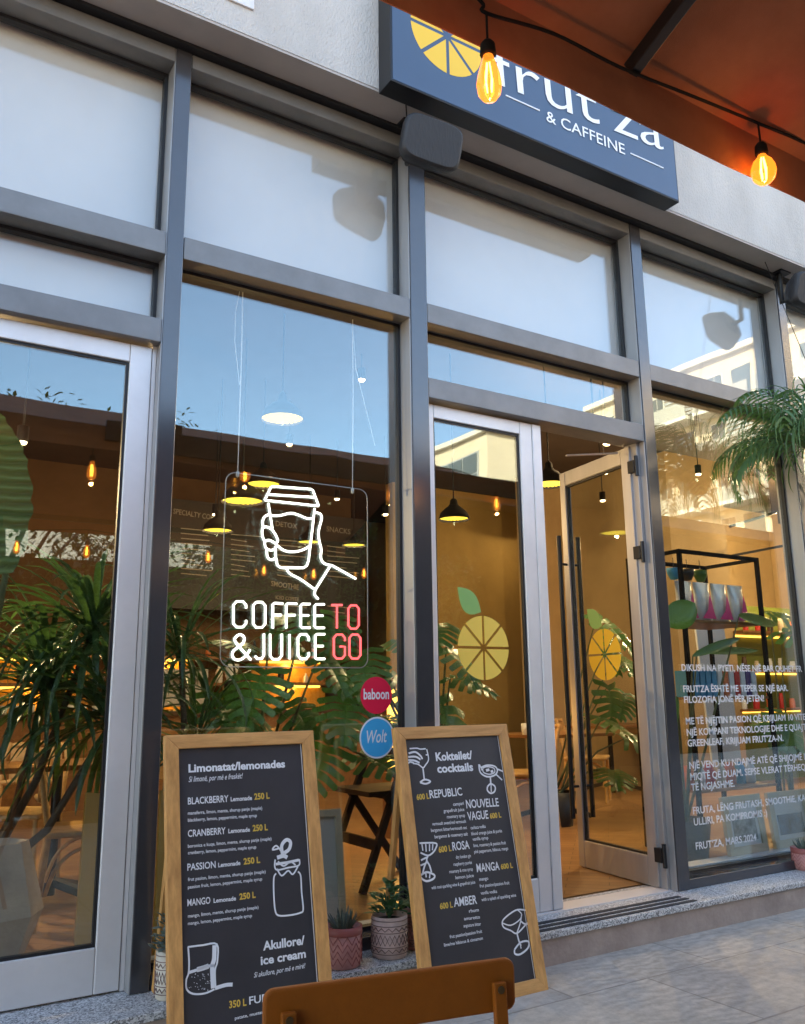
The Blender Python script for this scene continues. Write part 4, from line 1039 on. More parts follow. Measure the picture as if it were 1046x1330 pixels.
small_pot(Vector((pa.x+0.01, -0.135, SZ)), 0.078, 0.158, 'terracotta', 'rose zigzag pot with a spiky grey succulent beside the lemonade board', 'aloe', 'succg')
small_pot(Vector((pb.x+0.01, -0.125, SZ)), 0.079, 0.168, 'potpale', 'pale patterned pot with a bushy round leaved succulent', 'bush', 'succ')
small_pot(Vector((pc.x+0.05, -0.075, SZ)), 0.070, 0.150, 'terracotta', 'rose patterned pot half hidden behind the cocktail board', 'bush', 'succ')
small_pot(Vector((pd_.x+0.035, -0.11, SZ)), 0.05, 0.17, 'potcream', 'cream patterned pot at the left edge of the lemonade board', 'bush', 'succg')
small_pot(Vector((pe_.x+0.02, -0.03, SZ)), 0.085, 0.13, 'terracotta', 'pink pot with a red rim under the window text at the right edge', 'aloe', 'succg')

# ---- dracaenas inside the left door
def dracaena(base, heads, label, n=70, L=0.62, w=0.034, pot=('blackpot', 0.17, 0.32)):
    t = empty('dracaena', base, label, 'plant', 'strap leaved plants behind the glass')
    b = MB(); pot_geo(b, base, pot[1]*0.78, pot[1], pot[2]); b.build('pot', M[pot[0]], t)
    rg = random.Random(int(base.x*977)+3)
    s = MB(); f = MB()
    for hd in heads:
        hd = Vector(hd); s.tube([base + Vector((0, 0, pot[2]*0.8)), base.lerp(hd, 0.5) + Vector((rg.uniform(-.04, .04), rg.uniform(-.04, .04), 0)), hd], [0.024, 0.018, 0.014], 8)
        rosette(f, hd, n, L, w, rg, (-0.5, 1.45), (0.9, 2.3))
    s.build('stem', M['bark'], t); f.build('foliage', M['drac'], t)
h1 = at(122, 815, 0.85); h2 = at(60, 890, 0.95); h3 = at(150, 930, 0.75)
dracaena(Vector((h1.x-0.42, 1.0, FL)), [h1, h2, h3], 'dense dark dracaena with hanging strap leaves behind the left glass door', 100, 0.68, 0.046, ('planter', 0.17, 0.32))
h4 = at(235, 840, 0.75); h5 = at(255, 960, 0.8)
dracaena(Vector((h4.x+0.18, 0.85, FL)), [h4, h5], 'loose narrow leaved dracaena behind the left side of the neon sign', 44, 0.66, 0.034)
# banana
t = empty('banana_plant', at(-40, 1100, 0.9)*1.0, 'large ragged banana leaf at the left picture edge behind the glass door', 'plant')
t.location.z = FL; bpos = Vector((at(-60, 900, 0.75).x, 0.75, FL)); t.matrix_world = Matrix.Translation(bpos); t.location = bpos
b = MB(); pot_geo(b, bpos, 0.16, 0.2, 0.35); b.build('pot', M['blackpot'], t)
rg = random.Random(4)
b = MB(); b0 = at(8, 745, 0.5); tip = at(-22, 520, 0.62)
oval_leaf(b, b0, (tip-b0), (0.2, 1, 0.0), (tip-b0).length, 0.30, 0.0, 26, 0.09, rg)
o = b.build('leaf_blade', M['banana'], t)
b = MB(); b.tube([bpos+Vector((0, 0, 0.3)), bpos.lerp(b0, 0.55)+Vector((0, 0, 0.1)), b0], [0.045, 0.03, 0.014], 10)
for px, py in ((-80, 600), (-120, 780)):
    e = at(px, py, 1.0); b.tube([bpos+Vector((0, 0, 0.3)), e], [0.03, 0.012], 8)
b.build('stem', M['stem'], t)
b = MB()
for (px, py), (qx, qy) in (((-80, 600), (-160, 380)), ((-120, 780), (-260, 640))):
    a_, e_ = at(px, py, 1.0), at(qx, qy, 1.1); oval_leaf(b, a_, e_-a_, (0.3, 1, 0), (e_-a_).length, 0.3, 0.1, 16, 0.05, rg)
b.build('leaf_blade', M['banana'], t)
# ---- monsteras
def monstera(base, leaves, S, label, rg):
    t = empty('monstera', base, label, 'plant', 'broad leaved plants behind the glass')
    b = MB(); pot_geo(b, base, 0.12, 0.16, 0.28); b.build('pot', M['blackpot'], t)
    s = MB(); f = MB()
    for (px, py, Y) in leaves:
        p = at(px, py, Y)
        dirv = Vector((rg.uniform(-0.7, 0.7), rg.uniform(-0.9, -0.2), rg.uniform(-0.9, 0.1)))
        s.tube([base+Vector((rg.uniform(-.05, .05), rg.uniform(-.05, .05), 0.25)), base.lerp(p, 0.6)+Vector((0, 0, 0.18)), p], [0.010, 0.008, 0.005], 6)
        monstera_leaf(f, p, dirv, Vector((rg.uniform(-.3, .3), -0.5, 1)), S*rg.uniform(0.75, 1.15), rg)
    s.build('stem', M['stem'], t); f.build('foliage', M['monst'], t)
rg = random.Random(11)
monstera(Vector((at(330, 1100, 1.0).x, 1.0, FL)), [(300, 835, .8), (345, 870, .7), (395, 800, .75), (415, 850, .65), (330, 930, .8), (370, 905, .9), (285, 900, .9), (350, 820, 1.0), (400, 930, .9)], 0.34, 'big monstera with split leaves below the neon lettering', rg)
monstera(Vector((at(585, 1100, 1.0).x, 0.95, FL)), [(470, 845, .7), (500, 870, .8), (440, 800, .8), (520, 830, .9), (450, 900, .7), (500, 930, .8), (430, 960, .8), (465, 980, .9), (520, 900, 1.0), (440, 870, 1.0)], 0.30, 'monstera crowding the window beside the round stickers', rg)
monstera(Vector((at(560, 1000, 0.9).x, 0.85, FL)), [(580, 838, .5), (585, 880, .55), (570, 905, .6), (568, 810, .7), (575, 950, .7)], 0.36, 'monstera leaf pressing against the fixed entrance door', rg)
monstera(Vector((5.25, 2.3, FL)), [(775, 800, 2.0), (790, 830, 2.1), (800, 850, 2.2), (790, 890, 2.2), (770, 930, 2.1), (810, 960, 2.2), (795, 1000, 2.2), (812, 900, 2.3)], 0.42, 'dark leafy plant seen through the open door', rg)
rb = Vector((at(905, 1100, .45).x, 0.52, FL)); t = empty('rubber_plant', rb, 'rubbery leaved plant beside the black product rack', 'plant', 'broad leaved plants behind the glass')
b = MB(); pot_geo(b, rb, 0.12, 0.16, 0.28); b.build('pot', M['blackpot'], t)
s = MB(); f = MB()
for (px, py, Y), (qx, qy, Yq), w_ in (((868, 812, .42), (903, 782, .36), .20), ((900, 852, .45), (962, 826, .5), .07), ((905, 846, .5), (985, 842, .6), .07), ((960, 800, .5), (1010, 808, .6), .12), ((880, 905, .4), (868, 960, .4), .10)):
    p, q = at(px, py, Y), at(qx, qy, Yq)
    s.tube([rb+Vector((0, 0, 0.25)), rb.lerp(p, 0.6)+Vector((0, 0, 0.1)), p], [0.012, 0.009, 0.005], 6)
    oval_leaf(f, p, q-p, (0.1, -0.8, 0.5), (q-p).length, w_, 0.02, 10)
s.build('stem', M['stem'], t); f.build('foliage', M['monst'], t)
monstera(Vector((6.6, 1.0, FL)), [(1000, 800, 1.0), (1015, 820, 1.1), (1025, 930, .9), (1035, 960, 1.0), (1010, 940, 1.1), (990, 935, 1.0)], 0.45, 'dark plant at the right end of the text window', rg)

# ---- hanging palm outside at the right
hp = Vector((5.36, -0.40, 2.84))
t = empty('hanging_palm', hp, 'green drooping palm in a hanging basket outside the right window', 'plant')
b = MB(); b.lathe([(0.0, -0.10), (0.05, -0.09), (0.08, -0.04), (0.09, 0.0), (0.08, 0.0), (0.0, -0.03)], hp, 24); b.build('hanging_basket', M['darkwood'], t)
b = MB(); b.tube([hp+Vector((0.08, 0, 0)), hp+Vector((0, 0.04, 0.6)), Vector((hp.x, -0.12, TOP+0.02))], 0.0025, 6); b.tube([hp+Vector((-0.08, 0, 0)), hp+Vector((0, 0.04, 0.6))], 0.004, 6); b.build('hanger_cord', M['rubber'], t)
rg = random.Random(21); f = MB(); rc = MB()
def frond(mb, rm, base, az, el, L, droop, lf=0.26, n=20):
    p = Vector(base); a = el; st = L/n; pts = []
    d0 = Vector((math.cos(az), math.sin(az), 0)); side = Vector((-d0.y, d0.x, 0))
    for i in range(n+1):
        t = i/n; d = d0*math.cos(a) + Zv*math.sin(a); pts.append(p.copy())
        if i > 3:
            ll = lf*(math.sin(math.pi*min(1, 0.15+0.8*t))**0.7)*rg.uniform(0.85, 1.1)
            for sg_ in (1, -1):
                ld = (d*0.55 + side*sg_*0.85).normalized(); q = [p]
                for k in range(4):
                    ld = (ld - Zv*0.20*(k+0.5)).normalized(); q.append(q[-1] + ld*ll/4)
                wv = d.cross(ld).cross(ld).normalized(); ws = [0.006, 0.011, 0.010, 0.006, 0.001]
                vs = []
                for qq, w_ in zip(q, ws): vs += [qq - wv*w_*0.8, qq + wv*w_*0.8]
                mb.add(vs, [(2*k, 2*k+1, 2*k+3, 2*k+2) for k in range(4)], True)
        p = p + d*st; a -= droop*(0.4+1.2*t)/n
    rm.tube(pts[::3], 0.004, 5)
for i in range(22):
    az = i*2.4 + rg.uniform(-0.2, 0.2)
    frond(f, rc, hp+Vector((math.cos(az)*0.05, math.sin(az)*0.05, 0.0)), az, rg.uniform(0.3, 1.45), rg.uniform(0.65, 1.0), rg.uniform(1.8, 3.1))
for i in range(240):
    az = rg.uniform(0, 6.283)
    strap(f, hp+Vector((math.cos(az)*0.08, math.sin(az)*0.08, 0.0)), az, rg.uniform(0.6, 1.4), rg.uniform(0.55, 1.0), rg.uniform(0.010, 0.019), rg.uniform(3.0, 4.3), 12)
rc.build('frond_stalk', M['stem'], t)
f.build('foliage', M['palm'], t)

# ================================================================== BISTRO CHAIR (foreground)
ca, cb = at(342, 1287, -2.30), at(666, 1241, -2.38)
ch = empty('bistro_chair', Vector(((ca.x+cb.x)/2, -2.5, 0)), 'brown metal bistro chair seen from behind in the foreground', 'chair')
u = (cb-ca); u.z = 0; cw = u.length; u.normalize(); ztop = (ca.z+cb.z)/2
bk = Vector((-u.y, u.x, 0))          # towards the shop
PC = Plane(Vector((ca.x, ca.y, 0)), u, Zv)    # n towards camera
def slat(z0, z1, rad, m_=0.0):
    b = MB(); lp = rrect(m_, z0, cw-m_, z1, rad, 5)
    n_ = len(lp); 
    b.prism(PC, lp, -0.007, 0.007); return b.build('back_slat', M['chair'], ch, 0.004)
slat(ztop-0.078, ztop, 0.016); slat(ztop-0.175, ztop-0.115, 0.014, 0.012)
for s in (0.035, cw-0.035):
    base = PC.p(s, 0, 0)
    b = MB(); pts = [PC.p(s, ztop-0.03, 0.016), PC.p(s, ztop-0.25, 0.03), PC.p(s, 0.46, 0.09), PC.p(s, 0.0, 0.44)]
    for i in range(3): b.bar(pts[i], pts[i+1], 0.022, 0.012, up=bk)
    b.build('chair_leg', M['chair'], ch, 0.002)
    b = MB(); b.bar(PC.p(s+0.02*(1 if s < 0.1 else -1), 0.46, 0.42), PC.p(s+0.02*(1 if s < 0.1 else -1), 0.0, 0.0), 0.022, 0.012, up=bk); b.build('chair_leg', M['chair'], ch, 0.002)
for s in (0.035, cw-0.035):
    for z in (ztop-0.04, ztop-0.145):
        b = MB(); b.tube([PC.p(s, z, 0.010), PC.p(s, z, 0.0245)], 0.006, 10); b.build('bolt', M['brass'], ch)
for i in range(6):
    d0 = 0.09+0.062*i; b = MB(); b.prism(Plane(PC.p(0, 0.455, 0), u, PC.n), [(0.01, d0), (cw-0.01, d0), (cw-0.01, d0+0.05), (0.01, d0+0.05)], -0.008, 0.008); b.build('seat_slat', M['chair'], ch, 0.003)

# ================================================================== INTERIOR THINGS
CE_Z = TOP - 0.121
def pendant(p, r, label, energy):
    p = Vector(p)
    t = empty('pendant_lamp', p, label, 'pendant lamp', 'black dome pendant lamps in the cafe')
    b = MB(); b.lathe([(0.018, r*1.35), (0.03, r*1.25), (0.035, r*1.0), (0.05, r*0.85), (r*0.55, r*0.72), (r*0.86, r*0.42), (r, 0.0), (r*0.975, 0.0), (r*0.84, r*0.40), (r*0.5, r*0.68), (0.02, r*0.74)], p, 28, cap=False); b.build('lamp_shade', M['lampblack'], t)
    b = MB(); b.lathe([(r*0.96, 0.012), (r*0.82, r*0.32), (0.0, r*0.36)], p, 24, cap=False); b.build('lamp_diffuser', M['lampin'], t)
    b = MB(); b.tube([p+Vector((0, 0, r*1.3)), Vector((p.x, p.y, CE_Z))], 0.006, 6); b.build('lamp_cord', M['rubber'], t)
    light_at(t, p - Vector((0, 0, 0.03)), energy, rad=0.012)
PEND = [((367, 545), 2.2, 0.165, 'pendant lamp highest in the neon window'), ((342, 630), 3.6, 0.16, 'pendant lamp just above the neon cup lid'), ((315, 652), 2.8, 0.17, 'pendant lamp left of the neon cup'),
        ((283, 690), 3.8, 0.14, 'pendant lamp behind the palm leaf left of the neon panel'), ((402, 705), 5.0, 0.14, 'pendant lamp behind the neon hand'), ((460, 709), 5.0, 0.14, 'pendant lamp at the right end of the neon panel'),
        ((590, 675), 2.2, 0.135, 'pendant lamp behind the fixed entrance door'), ((714, 630), 1.7, 0.15, 'pendant lamp half hidden behind the entrance door stile'), ((687, 700), 5.8, 0.14, 'far pendant lamp seen through the open door leaf')]
for (px, py), Y, r, lb in PEND:
    pendant(at(px, py, Y), r, lb, 1.6 if px > 580 else 4.0)
def downlight(p, label):
    p = Vector(p); t = empty('ceiling_spotlight', p, label, 'spotlight', 'small spotlights under the dark ceiling')
    b = MB(); b.tube([p, Vector((p.x, p.y, CE_Z))], 0.006, 6); b.lathe([(0.035, 0.0), (0.035, 0.10), (0.0, 0.10)], p, 16); b.build('lamp_housing', M['blackm'], t)
    b = MB(); b.lathe([(0.030, 0.002), (0.024, -0.012), (0.0, -0.018)], p, 16); b.build('lamp_lens', M['bulb'], t)
for (px, py), Y, lb in (((470, 493), 2.6, 'spotlight dot at the upper right of the neon window'), ((376, 577), 4.0, 'spotlight dot below the highest pendant'), ((438, 648), 5.0, 'spotlight dot right of the neon cup lid'), ((501, 668), 4.6, 'spotlight on a long cord right of the neon panel'),
                        ((29, 574), 2.0, 'spotlight on the brown ceiling behind the left door'), ((280, 668), 4.5, 'spotlight left of the neon panel'), ((786, 614), 2.2, 'white spotlight through the upper open door leaf'), ((783, 650), 3.4, 'lower spotlight through the open door leaf')):
    downlight(at(px, py, Y), lb)
for (x, y, z), lb, e in (((5.5, 1.7, 3.45), 'added fill spotlight above the product rack', 26), ((7.6, 2.4, 3.6), 'added fill spotlight for the wall pier', 5), ((10.4, 3.3, 3.5), 'added fill spotlight in the right room beyond the rack', 75)):  # extra spotlights added to brighten the rack, the pier and the right room
    downlight((x, y, z), lb); light_at(bpy.data.objects[[o.name for o in bpy.data.objects if o.get('label') == lb][0]], Vector((x, y, z-0.06)), e, (1.0, 0.74, 0.42), 0.02)
# track light above the doorway
tp = at(772, 562, 1.6); t = empty('track_light', tp, 'small tilted track spotlight above the doorway', 'spotlight')
b = MB(); b.tube([tp+Vector((0.0, 0.06, 0.03)), tp+Vector((-0.04, -0.05, -0.04))], 0.04, 14); b.tube([tp, Vector((tp.x, tp.y, CE_Z))], 0.01, 6); b.build('lamp_housing', M['blackm'], t)
b = MB(); b.tube([tp+Vector((-0.04, -0.05, -0.04)), tp+Vector((-0.044, -0.055, -0.044))], 0.03, 14); b.build('lamp_lens', M['bulb'], t)
# right room: track rails with heads + globe lamp
ta, tb = at(948, 684, 3.6), at(1090, 640, 2.2)
t = empty('track_rail', ta, 'upper black track rail with a spotlight in the right room', 'track rail', 'track rails in the right room')
b = MB(); b.bar(ta, tb, 0.03, 0.03); b.build('rail_bar', M['blackm'], t)
q = ta.lerp(tb, 0.48); b = MB(); b.tube([q, q-Vector((0, 0, 0.16))], 0.035, 12); b.build('spotlight_head', M['blackm'], t)
ta, tb = at(950, 722, 3.2), at(1090, 695, 2.6)
t = empty('track_rail', ta, 'lower black track rail meeting the product rack', 'track rail', 'track rails in the right room')
b = MB(); b.bar(ta, tb, 0.03, 0.03); b.build('rail_bar', M['blackm'], t)
q = ta.lerp(tb, 0.55); b = MB(); b.tube([q, q-Vector((0, 0, 0.16))], 0.035, 12); b.build('spotlight_head', M['blackm'], t)
gp = at(1038, 728, 2.6); t = empty('globe_lamp', gp, 'round glowing globe lamp on a black bar in the right room', 'lamp')
b = MB(); b.lathe([(0.105*math.sin(math.pi*i/14)+1e-5, -0.105*math.cos(math.pi*i/14)) for i in range(15)], gp, 24); b.build('lamp_globe', M['globe'], t)
b = MB(); b.bar(gp+Vector((-0.16, -0.11, 0)), gp+Vector((0.25, -0.11, 0)), 0.012, 0.012); b.tube([gp+Vector((0, 0, 0.1)), Vector((gp.x, gp.y, CE_Z))], 0.005, 6); b.build('lamp_bar', M['blackm'], t)
light_at(t, gp - Vector((0.3, 0.35, 0.1)), 8)

# menu boards over the counter
t = empty('menu_sign', (4.6, 7.55, 2.4), 'dark menu panels with faint headings above the counter', 'menu sign')
ma, mb_, = at(226, 645, 7.0), at(470, 792, 7.0)
PM = Plane((0, 7.0, 0), X, Zv)
mxa, mxb = PM.st(215, 700).x, PM.st(474, 700).x; mza, mzb = PM.st(340, 795).y, PM.st(340, 660).y
b = MB(); b.box((mxa, 7.0, mza), (mxb, 7.05, mzb)); b.build('menu_panel', M['menu'], t)
b = MB()
for s, a, c, cap in (('SPECIALTY COFFEE', (225, 667), (287, 677), 7), ('DETOX', (358, 683), (386, 687), 7), ('SNACKS', (424, 690), (455, 694), 7), ('SMOOTHIE', (352, 761), (388, 766), 7), ('ICED COFFEE', (358, 778), (388, 781), 5)): text_fit(b, PM, s, a, c, cap, 0.004, off=0.01)
rg = random.Random(5)
for cx in (235, 300, 360, 425):
    for k in range(14):
        y = 694 + k*6.5 + (cx-300)*0.12
        if abs(y-765) < 16: continue
        a_, c_ = PM.st(cx, y), PM.st(cx+rg.uniform(18, 42), y+3); b.ribbon(PM, [a_, c_], 0.012, 0.004)
b.build('menu_lettering', M['menutx'], t)
# counter with shelves and led strips
t = empty('service_counter', (3.8, 6.2, FL), 'wooden service counter with glowing led shelves at the back', 'counter')
b = MB(); b.box((1.0, 6.0, FL), (6.3, 6.5, FL+0.92)); b.build('counter_front', M['midwood'], t)
b = MB(); b.box((0.95, 5.93, FL+0.921), (6.35, 6.6, FL+0.97)); b.build('counter_top', M['darkwood'], t, 0.004)
for z in (1.42, 1.75):
    b = MB(); b.box((0.9, 7.15, z), (6.4, 7.5, z+0.035)); b.build('back_shelf', M['midwood'], t)
    for xa, xb in ((1.3, 2.3), (3.1, 3.6), (4.6, 5.5)):
        b = MB(); b.box((xa, 7.40, z-0.03), (xb, 7.43, z-0.002)); b.build('led_strip', M['led'], t)
        b = MB(); b.box((xa-0.1, 7.44, z-0.30), (xb+0.1, 7.48, z-0.031)); b.build('shelf_back', M['plank'], t)
        light_at(t, Vector(((xa+xb)/2, 7.3, z-0.06)), 1.2, (1.0, 0.55, 0.15))
rg = random.Random(8)
for k in range(34):
    z = 1.457 if k % 2 else 1.787
    x = 1.1 + 5.1*(k+rg.random()*0.5)/34; r = rg.uniform(0.03, 0.05); hh = rg.uniform(0.12, 0.24)
    b = MB(); b.lathe([(r*0.9, 0), (r, 0.01), (r, hh*0.6), (r*0.4, hh*0.8), (r*0.35, hh), (0, hh)], (x, 7.28, z), 12)
    tag(b.build('bottle', M[rg.choice(['darkwood', 'paper', 'orangebox', 'midwood', 'blackpot'])]), 'small bottle standing on the glowing back bar shelf', 'bottle', 'bottles on the back bar')
# espresso machine, grinder and cups on the counter, goods on the low rack shelf
cz_ = FL+0.971
t = empty('espresso_machine', Vector((3.0, 6.25, cz_)), 'steel espresso machine on the service counter', 'coffee machine')
b = MB(); b.box((2.62, 6.05, cz_+0.05), (3.38, 6.5, cz_+0.14)); b.box((2.62, 6.2, cz_+0.141), (3.38, 6.5, cz_+0.36)); b.box((2.60, 6.04, cz_+0.361), (3.40, 6.52, cz_+0.46)); b.build('machine_body', M['alu'], t, 0.01)
for x in (2.8, 3.2):
    b = MB(); b.lathe([(0.035, 0), (0.035, 0.07), (0, 0.07)], (x, 6.12, cz_+0.29), 14); b.tube([(x, 6.10, cz_+0.31), (x, 5.94, cz_+0.30)], 0.013, 8); b.build('portafilter', M['blackm'], t)
for x in (2.66, 3.34):
    b = MB(); b.lathe([(0.02, 0), (0.02, 0.05), (0, 0.05)], (x, 6.3, cz_), 10); b.build('foot', M['blackm'], t)
t = empty('coffee_grinder', Vector((3.75, 6.25, cz_)), 'black coffee grinder with a hopper beside the espresso machine', 'grinder')
b = MB(); b.lathe([(0.09, 0), (0.09, 0.28), (0.07, 0.34), (0, 0.34)], (3.75, 6.25, cz_), 18); b.build('grinder_body', M['blackm'], t)
b = MB(); b.lathe([(0.05, 0.341), (0.095, 0.50), (0.095, 0.53), (0, 0.53)], (3.75, 6.25, cz_), 18); b.build('hopper', M['acr_edge'], t)
for k in range(9):
    c = Vector((1.3+0.13*k, 6.2, cz_)); b = MB(); b.lathe([(0.0, 0), (0.03, 0), (0.042, 0.085), (0.038, 0.085), (0.0, 0.012)], c, 14)
    tag(b.build('cup', M['paper']), 'white cup in the row standing on the service counter', 'cup', 'cups on the counter')
# vertical glowing lamp column beside the blue sticker
cp = at(514, 985, 2.6); t = empty('light_column', Vector((cp.x, 2.6, FL)), 'tall warm glowing light column behind the round stickers', 'lamp')
zt = at(514, 895, 2.6).z
b = MB(); b.box((cp.x-0.06, 2.57, FL+0.5), (cp.x+0.06, 2.63, zt)); b.build('lamp_tube', M['led'], t)
b = MB(); b.box((cp.x-0.09, 2.54, FL), (cp.x+0.09, 2.66, FL+0.499)); b.build('lamp_base', M['midwood'], t)
light_at(t, Vector((cp.x, 2.45, FL+0.9)), 6, (1.0, 0.55, 0.16), 0.15)
# ---- cafe tables and chairs
def table(c, label, w=0.7, d=0.7):
    c = Vector(c); t = empty('cafe_table', c, label, 'table', 'cafe tables inside')
    b = MB(); b.box((c.x-w/2, c.y-d/2, c.z+0.72), (c.x+w/2, c.y+d/2, c.z+0.75)); b.build('table_top', M['midwood'], t, 0.004)
    b = MB(); b.lathe([(0.028, 0.03), (0.028, 0.719)], c, 12); b.build('table_column', M['blackm'], t)
    for k in range(4):
        a = math.pi/4 + k*math.pi/2; b = MB(); b.bar(c+Vector((math.cos(a)*0.02, math.sin(a)*0.02, 0.10)), c+Vector((math.cos(a)*0.32, math.sin(a)*0.32, 0.02)), 0.05, 0.04); b.build('table_foot', M['blackm'], t)
def rattan_chair(c, rz, label, proto=[None]):
    c = Vector(c)
    if proto[0] is not None:
        r_ = copy_tree(proto[0]); r_.location = c; r_.rotation_euler = (0, 0, rz); r_['label'] = label; return r_
    t = empty('rattan_chair', (0, 0, 0), label, 'chair', 'rattan chairs inside')
    for sx in (-1, 1):
        b = MB(); b.tube([(sx*0.2, -0.2, 0), (sx*0.19, -0.19, 0.44)], 0.016, 8); b.build('leg', M['rattan'], t)
        b = MB(); b.tube([(sx*0.19, 0.24, 0), (sx*0.19, 0.2, 0.45), (sx*0.2, 0.25, 0.72), (sx*0.17, 0.28, 0.84)], 0.016, 8); b.build('leg', M['rattan'], t)
        b = MB(); b.tube([(sx*0.19, -0.17, 0.16)]+[(sx*0.19, 0.19*math.sin(a), 0.16+0.22*math.cos(a)) for a in [R(q) for q in range(-75, 76, 15)]]+[(sx*0.19, 0.2, 0.16)], 0.010, 6); b.build('arch_brace', M['rattan'], t)
    b = MB(); b.box((-0.22, -0.22, 0.43), (0.22, 0.22, 0.46)); b.build('seat', M['rattan'], t, 0.012)
    for z, y in ((0.60, 0.225), (0.70, 0.245), (0.82, 0.275)):
        b = MB(); b.tube([(-0.19, y, z), (0, y+0.04, z+0.015), (0.19, y, z)], 0.016, 8); b.build('back_rail', M['rattan'], t)
    b = MB(); b.box((-0.16, 0.255, 0.60), (0.16, 0.262, 0.81)); b.build('back_weave', M['rattan'], t)
    proto[0] = t; t.location = c; t.rotation_euler = (0, 0, rz); return t
c1 = at(115, 1150, 1.25); rattan_chair((c1.x, 1.3, FL), R(80), 'rattan chair with arched braces behind the left door')
c2 = at(30, 1080, 1.9); rattan_chair((c2.x, 2.2, FL), R(-30), 'rattan chair further back at the left picture edge')
c3 = at(240, 1050, 2.2); rattan_chair((c3.x, 2.3, FL), R(160), 'rattan chair behind the lemonade board')
c4 = at(690, 1010, 2.2); rattan_chair((c4.x+0.1, 2.4, FL), R(-120), 'rattan chair visible through the doorway gap')
c5 = at(800, 1010, 3.0); rattan_chair((c5.x, 3.4, FL), R(40), 'rattan chair seen through the open door leaf')
c6 = at(370, 1000, 3.2); rattan_chair((c6.x, 3.4, FL), R(10), 'rattan chair by the far table behind the monsteras')
t1 = at(70, 1050, 1.9); table((t1.x, 1.85, FL), 'small cafe table behind the left glass door', 1.0, 0.6)
t2 = at(300, 960, 3.0); table((t2.x, 3.0, FL), 'small cafe table behind the monsteras', 1.1, 0.7)
t3 = at(700, 955, 2.6); table((t3.x+0.25, 2.7, FL), 'cafe table with a white cup inside the entrance', 0.9, 0.7)
t4 = at(800, 950, 3.9); table((t4.x, 4.0, FL), 'cafe table at the back beyond the open door', 1.1, 0.7)
cu = Vector((at(683, 940, 2.55).x, 2.55, FL+0.751)); t = empty('cup', cu, 'white cup on the table inside the entrance', 'cup')
b = MB(); b.lathe([(0.0, 0), (0.035, 0), (0.042, 0.1), (0.038, 0.1), (0.032, 0.01), (0, 0.01)], cu, 18); b.build('cup_body', M['paper'], t)
# folding trestle chair behind the succulents
def trestle(c, label, s=1.0):
    c = Vector(c); t = empty('folding_chair', c, label, 'chair')
    for sy in (-0.2, 0.2):
        for a, e in (((-0.24, sy, 0), (0.08, sy, 0.80)), ((0.24, sy, 0), (-0.10, sy, 0.46))):
            b = MB(); b.bar(c+Vector(a)*s, c+Vector(e)*s, 0.03, 0.04); b.build('leg', M['lampwood'], t)
    for z, x in ((0.22, -0.155), (0.45, -0.02), (0.66, 0.02), (0.78, 0.07)):
        b = MB(); b.bar(c+Vector((x, -0.22, z))*s, c+Vector((x, 0.22, z))*s, 0.02, 0.06); b.build('cross_rail', M['lampwood'], t)
    b = MB(); b.box(tuple(c+Vector((-0.2, -0.2, 0.455))*s), tuple(c+Vector((0.2, 0.2, 0.48))*s)); b.build('seat', M['lampwood'], t)
q = gz(500, 1150, FL); trestle((q.x+0.05, q.y+0.1, FL), 'dark folding wooden chair behind the potted succulents', 1.15)
# golden plank leaning behind the left door and one by the board
q = at(112, 1240, 0.33); t2_ = at(128, 1032, 0.62)
b = MB(); b.bar((q.x, 0.34, FL), (t2_.x, 0.66, t2_.z), 0.10, 0.022, up=(0, 1, 0.3)); tag(b.build('wooden_plank', M['plank'], None, 0.003), 'golden wooden plank leaning inside the left glass door', 'plank', 'golden planks leaning inside')
q = at(205, 1180, 0.4); t2_ = at(208, 1030, 0.6)
b = MB(); b.bar((q.x+0.02, 0.40, FL), (t2_.x+0.05, 0.66, t2_.z), 0.07, 0.022, up=(0, 1, 0.3)); tag(b.build('wooden_plank', M['plank'], None, 0.003), 'golden wooden plank standing inside just left of the lemonade board', 'plank', 'golden planks leaning inside')
# faceted planter lower left
q = gz(-12, 1255, FL); c = Vector((q.x-0.03, 0.55, FL)); b = MB(); b.lathe([(0.0, 0), (0.11, 0), (0.20, 0.24), (0.12, 0.52), (0.105, 0.52), (0.0, 0.44)], c, 7, smooth=False)
tag(b.build('faceted_planter', M['planter'], None, 0.004), 'beige faceted planter at the lower left behind the door', 'planter')
# white framed panel leaning in the neon window
fa, fb = at(398, 1210, 0.32), at(440, 1048, 0.42); t = empty('framed_panel', Vector((1.72, 0.35, FL)), 'white panel in a cream wooden frame leaning inside behind the boards', 'picture frame')
PF = Plane((fb.x-0.45, 0.33, FL), X, Vector((0, 0.12, 1)).normalized()); hF = (fb.z-FL); wF = 0.45
b = MB(); b.prism(PF, [(0, 0), (wF, 0), (wF, hF), (0, hF)], -0.02, -0.008); b.build('panel_sheet', M['blind'], t)
for lp in ([(0,0),(.035,.035),(.035,hF-.035),(0,hF)], [(wF,0),(wF,hF),(wF-.035,hF-.035),(wF-.035,.035)], [(0,0),(wF,0),(wF-.035,.035),(.035,.035)], [(0,hF),(.035,hF-.035),(wF-.035,hF-.035),(wF,hF)]):
    b = MB(); b.prism(PF, lp, -0.022, 0.006); b.build('frame_strip', M['creamwood'], t, 0.002)
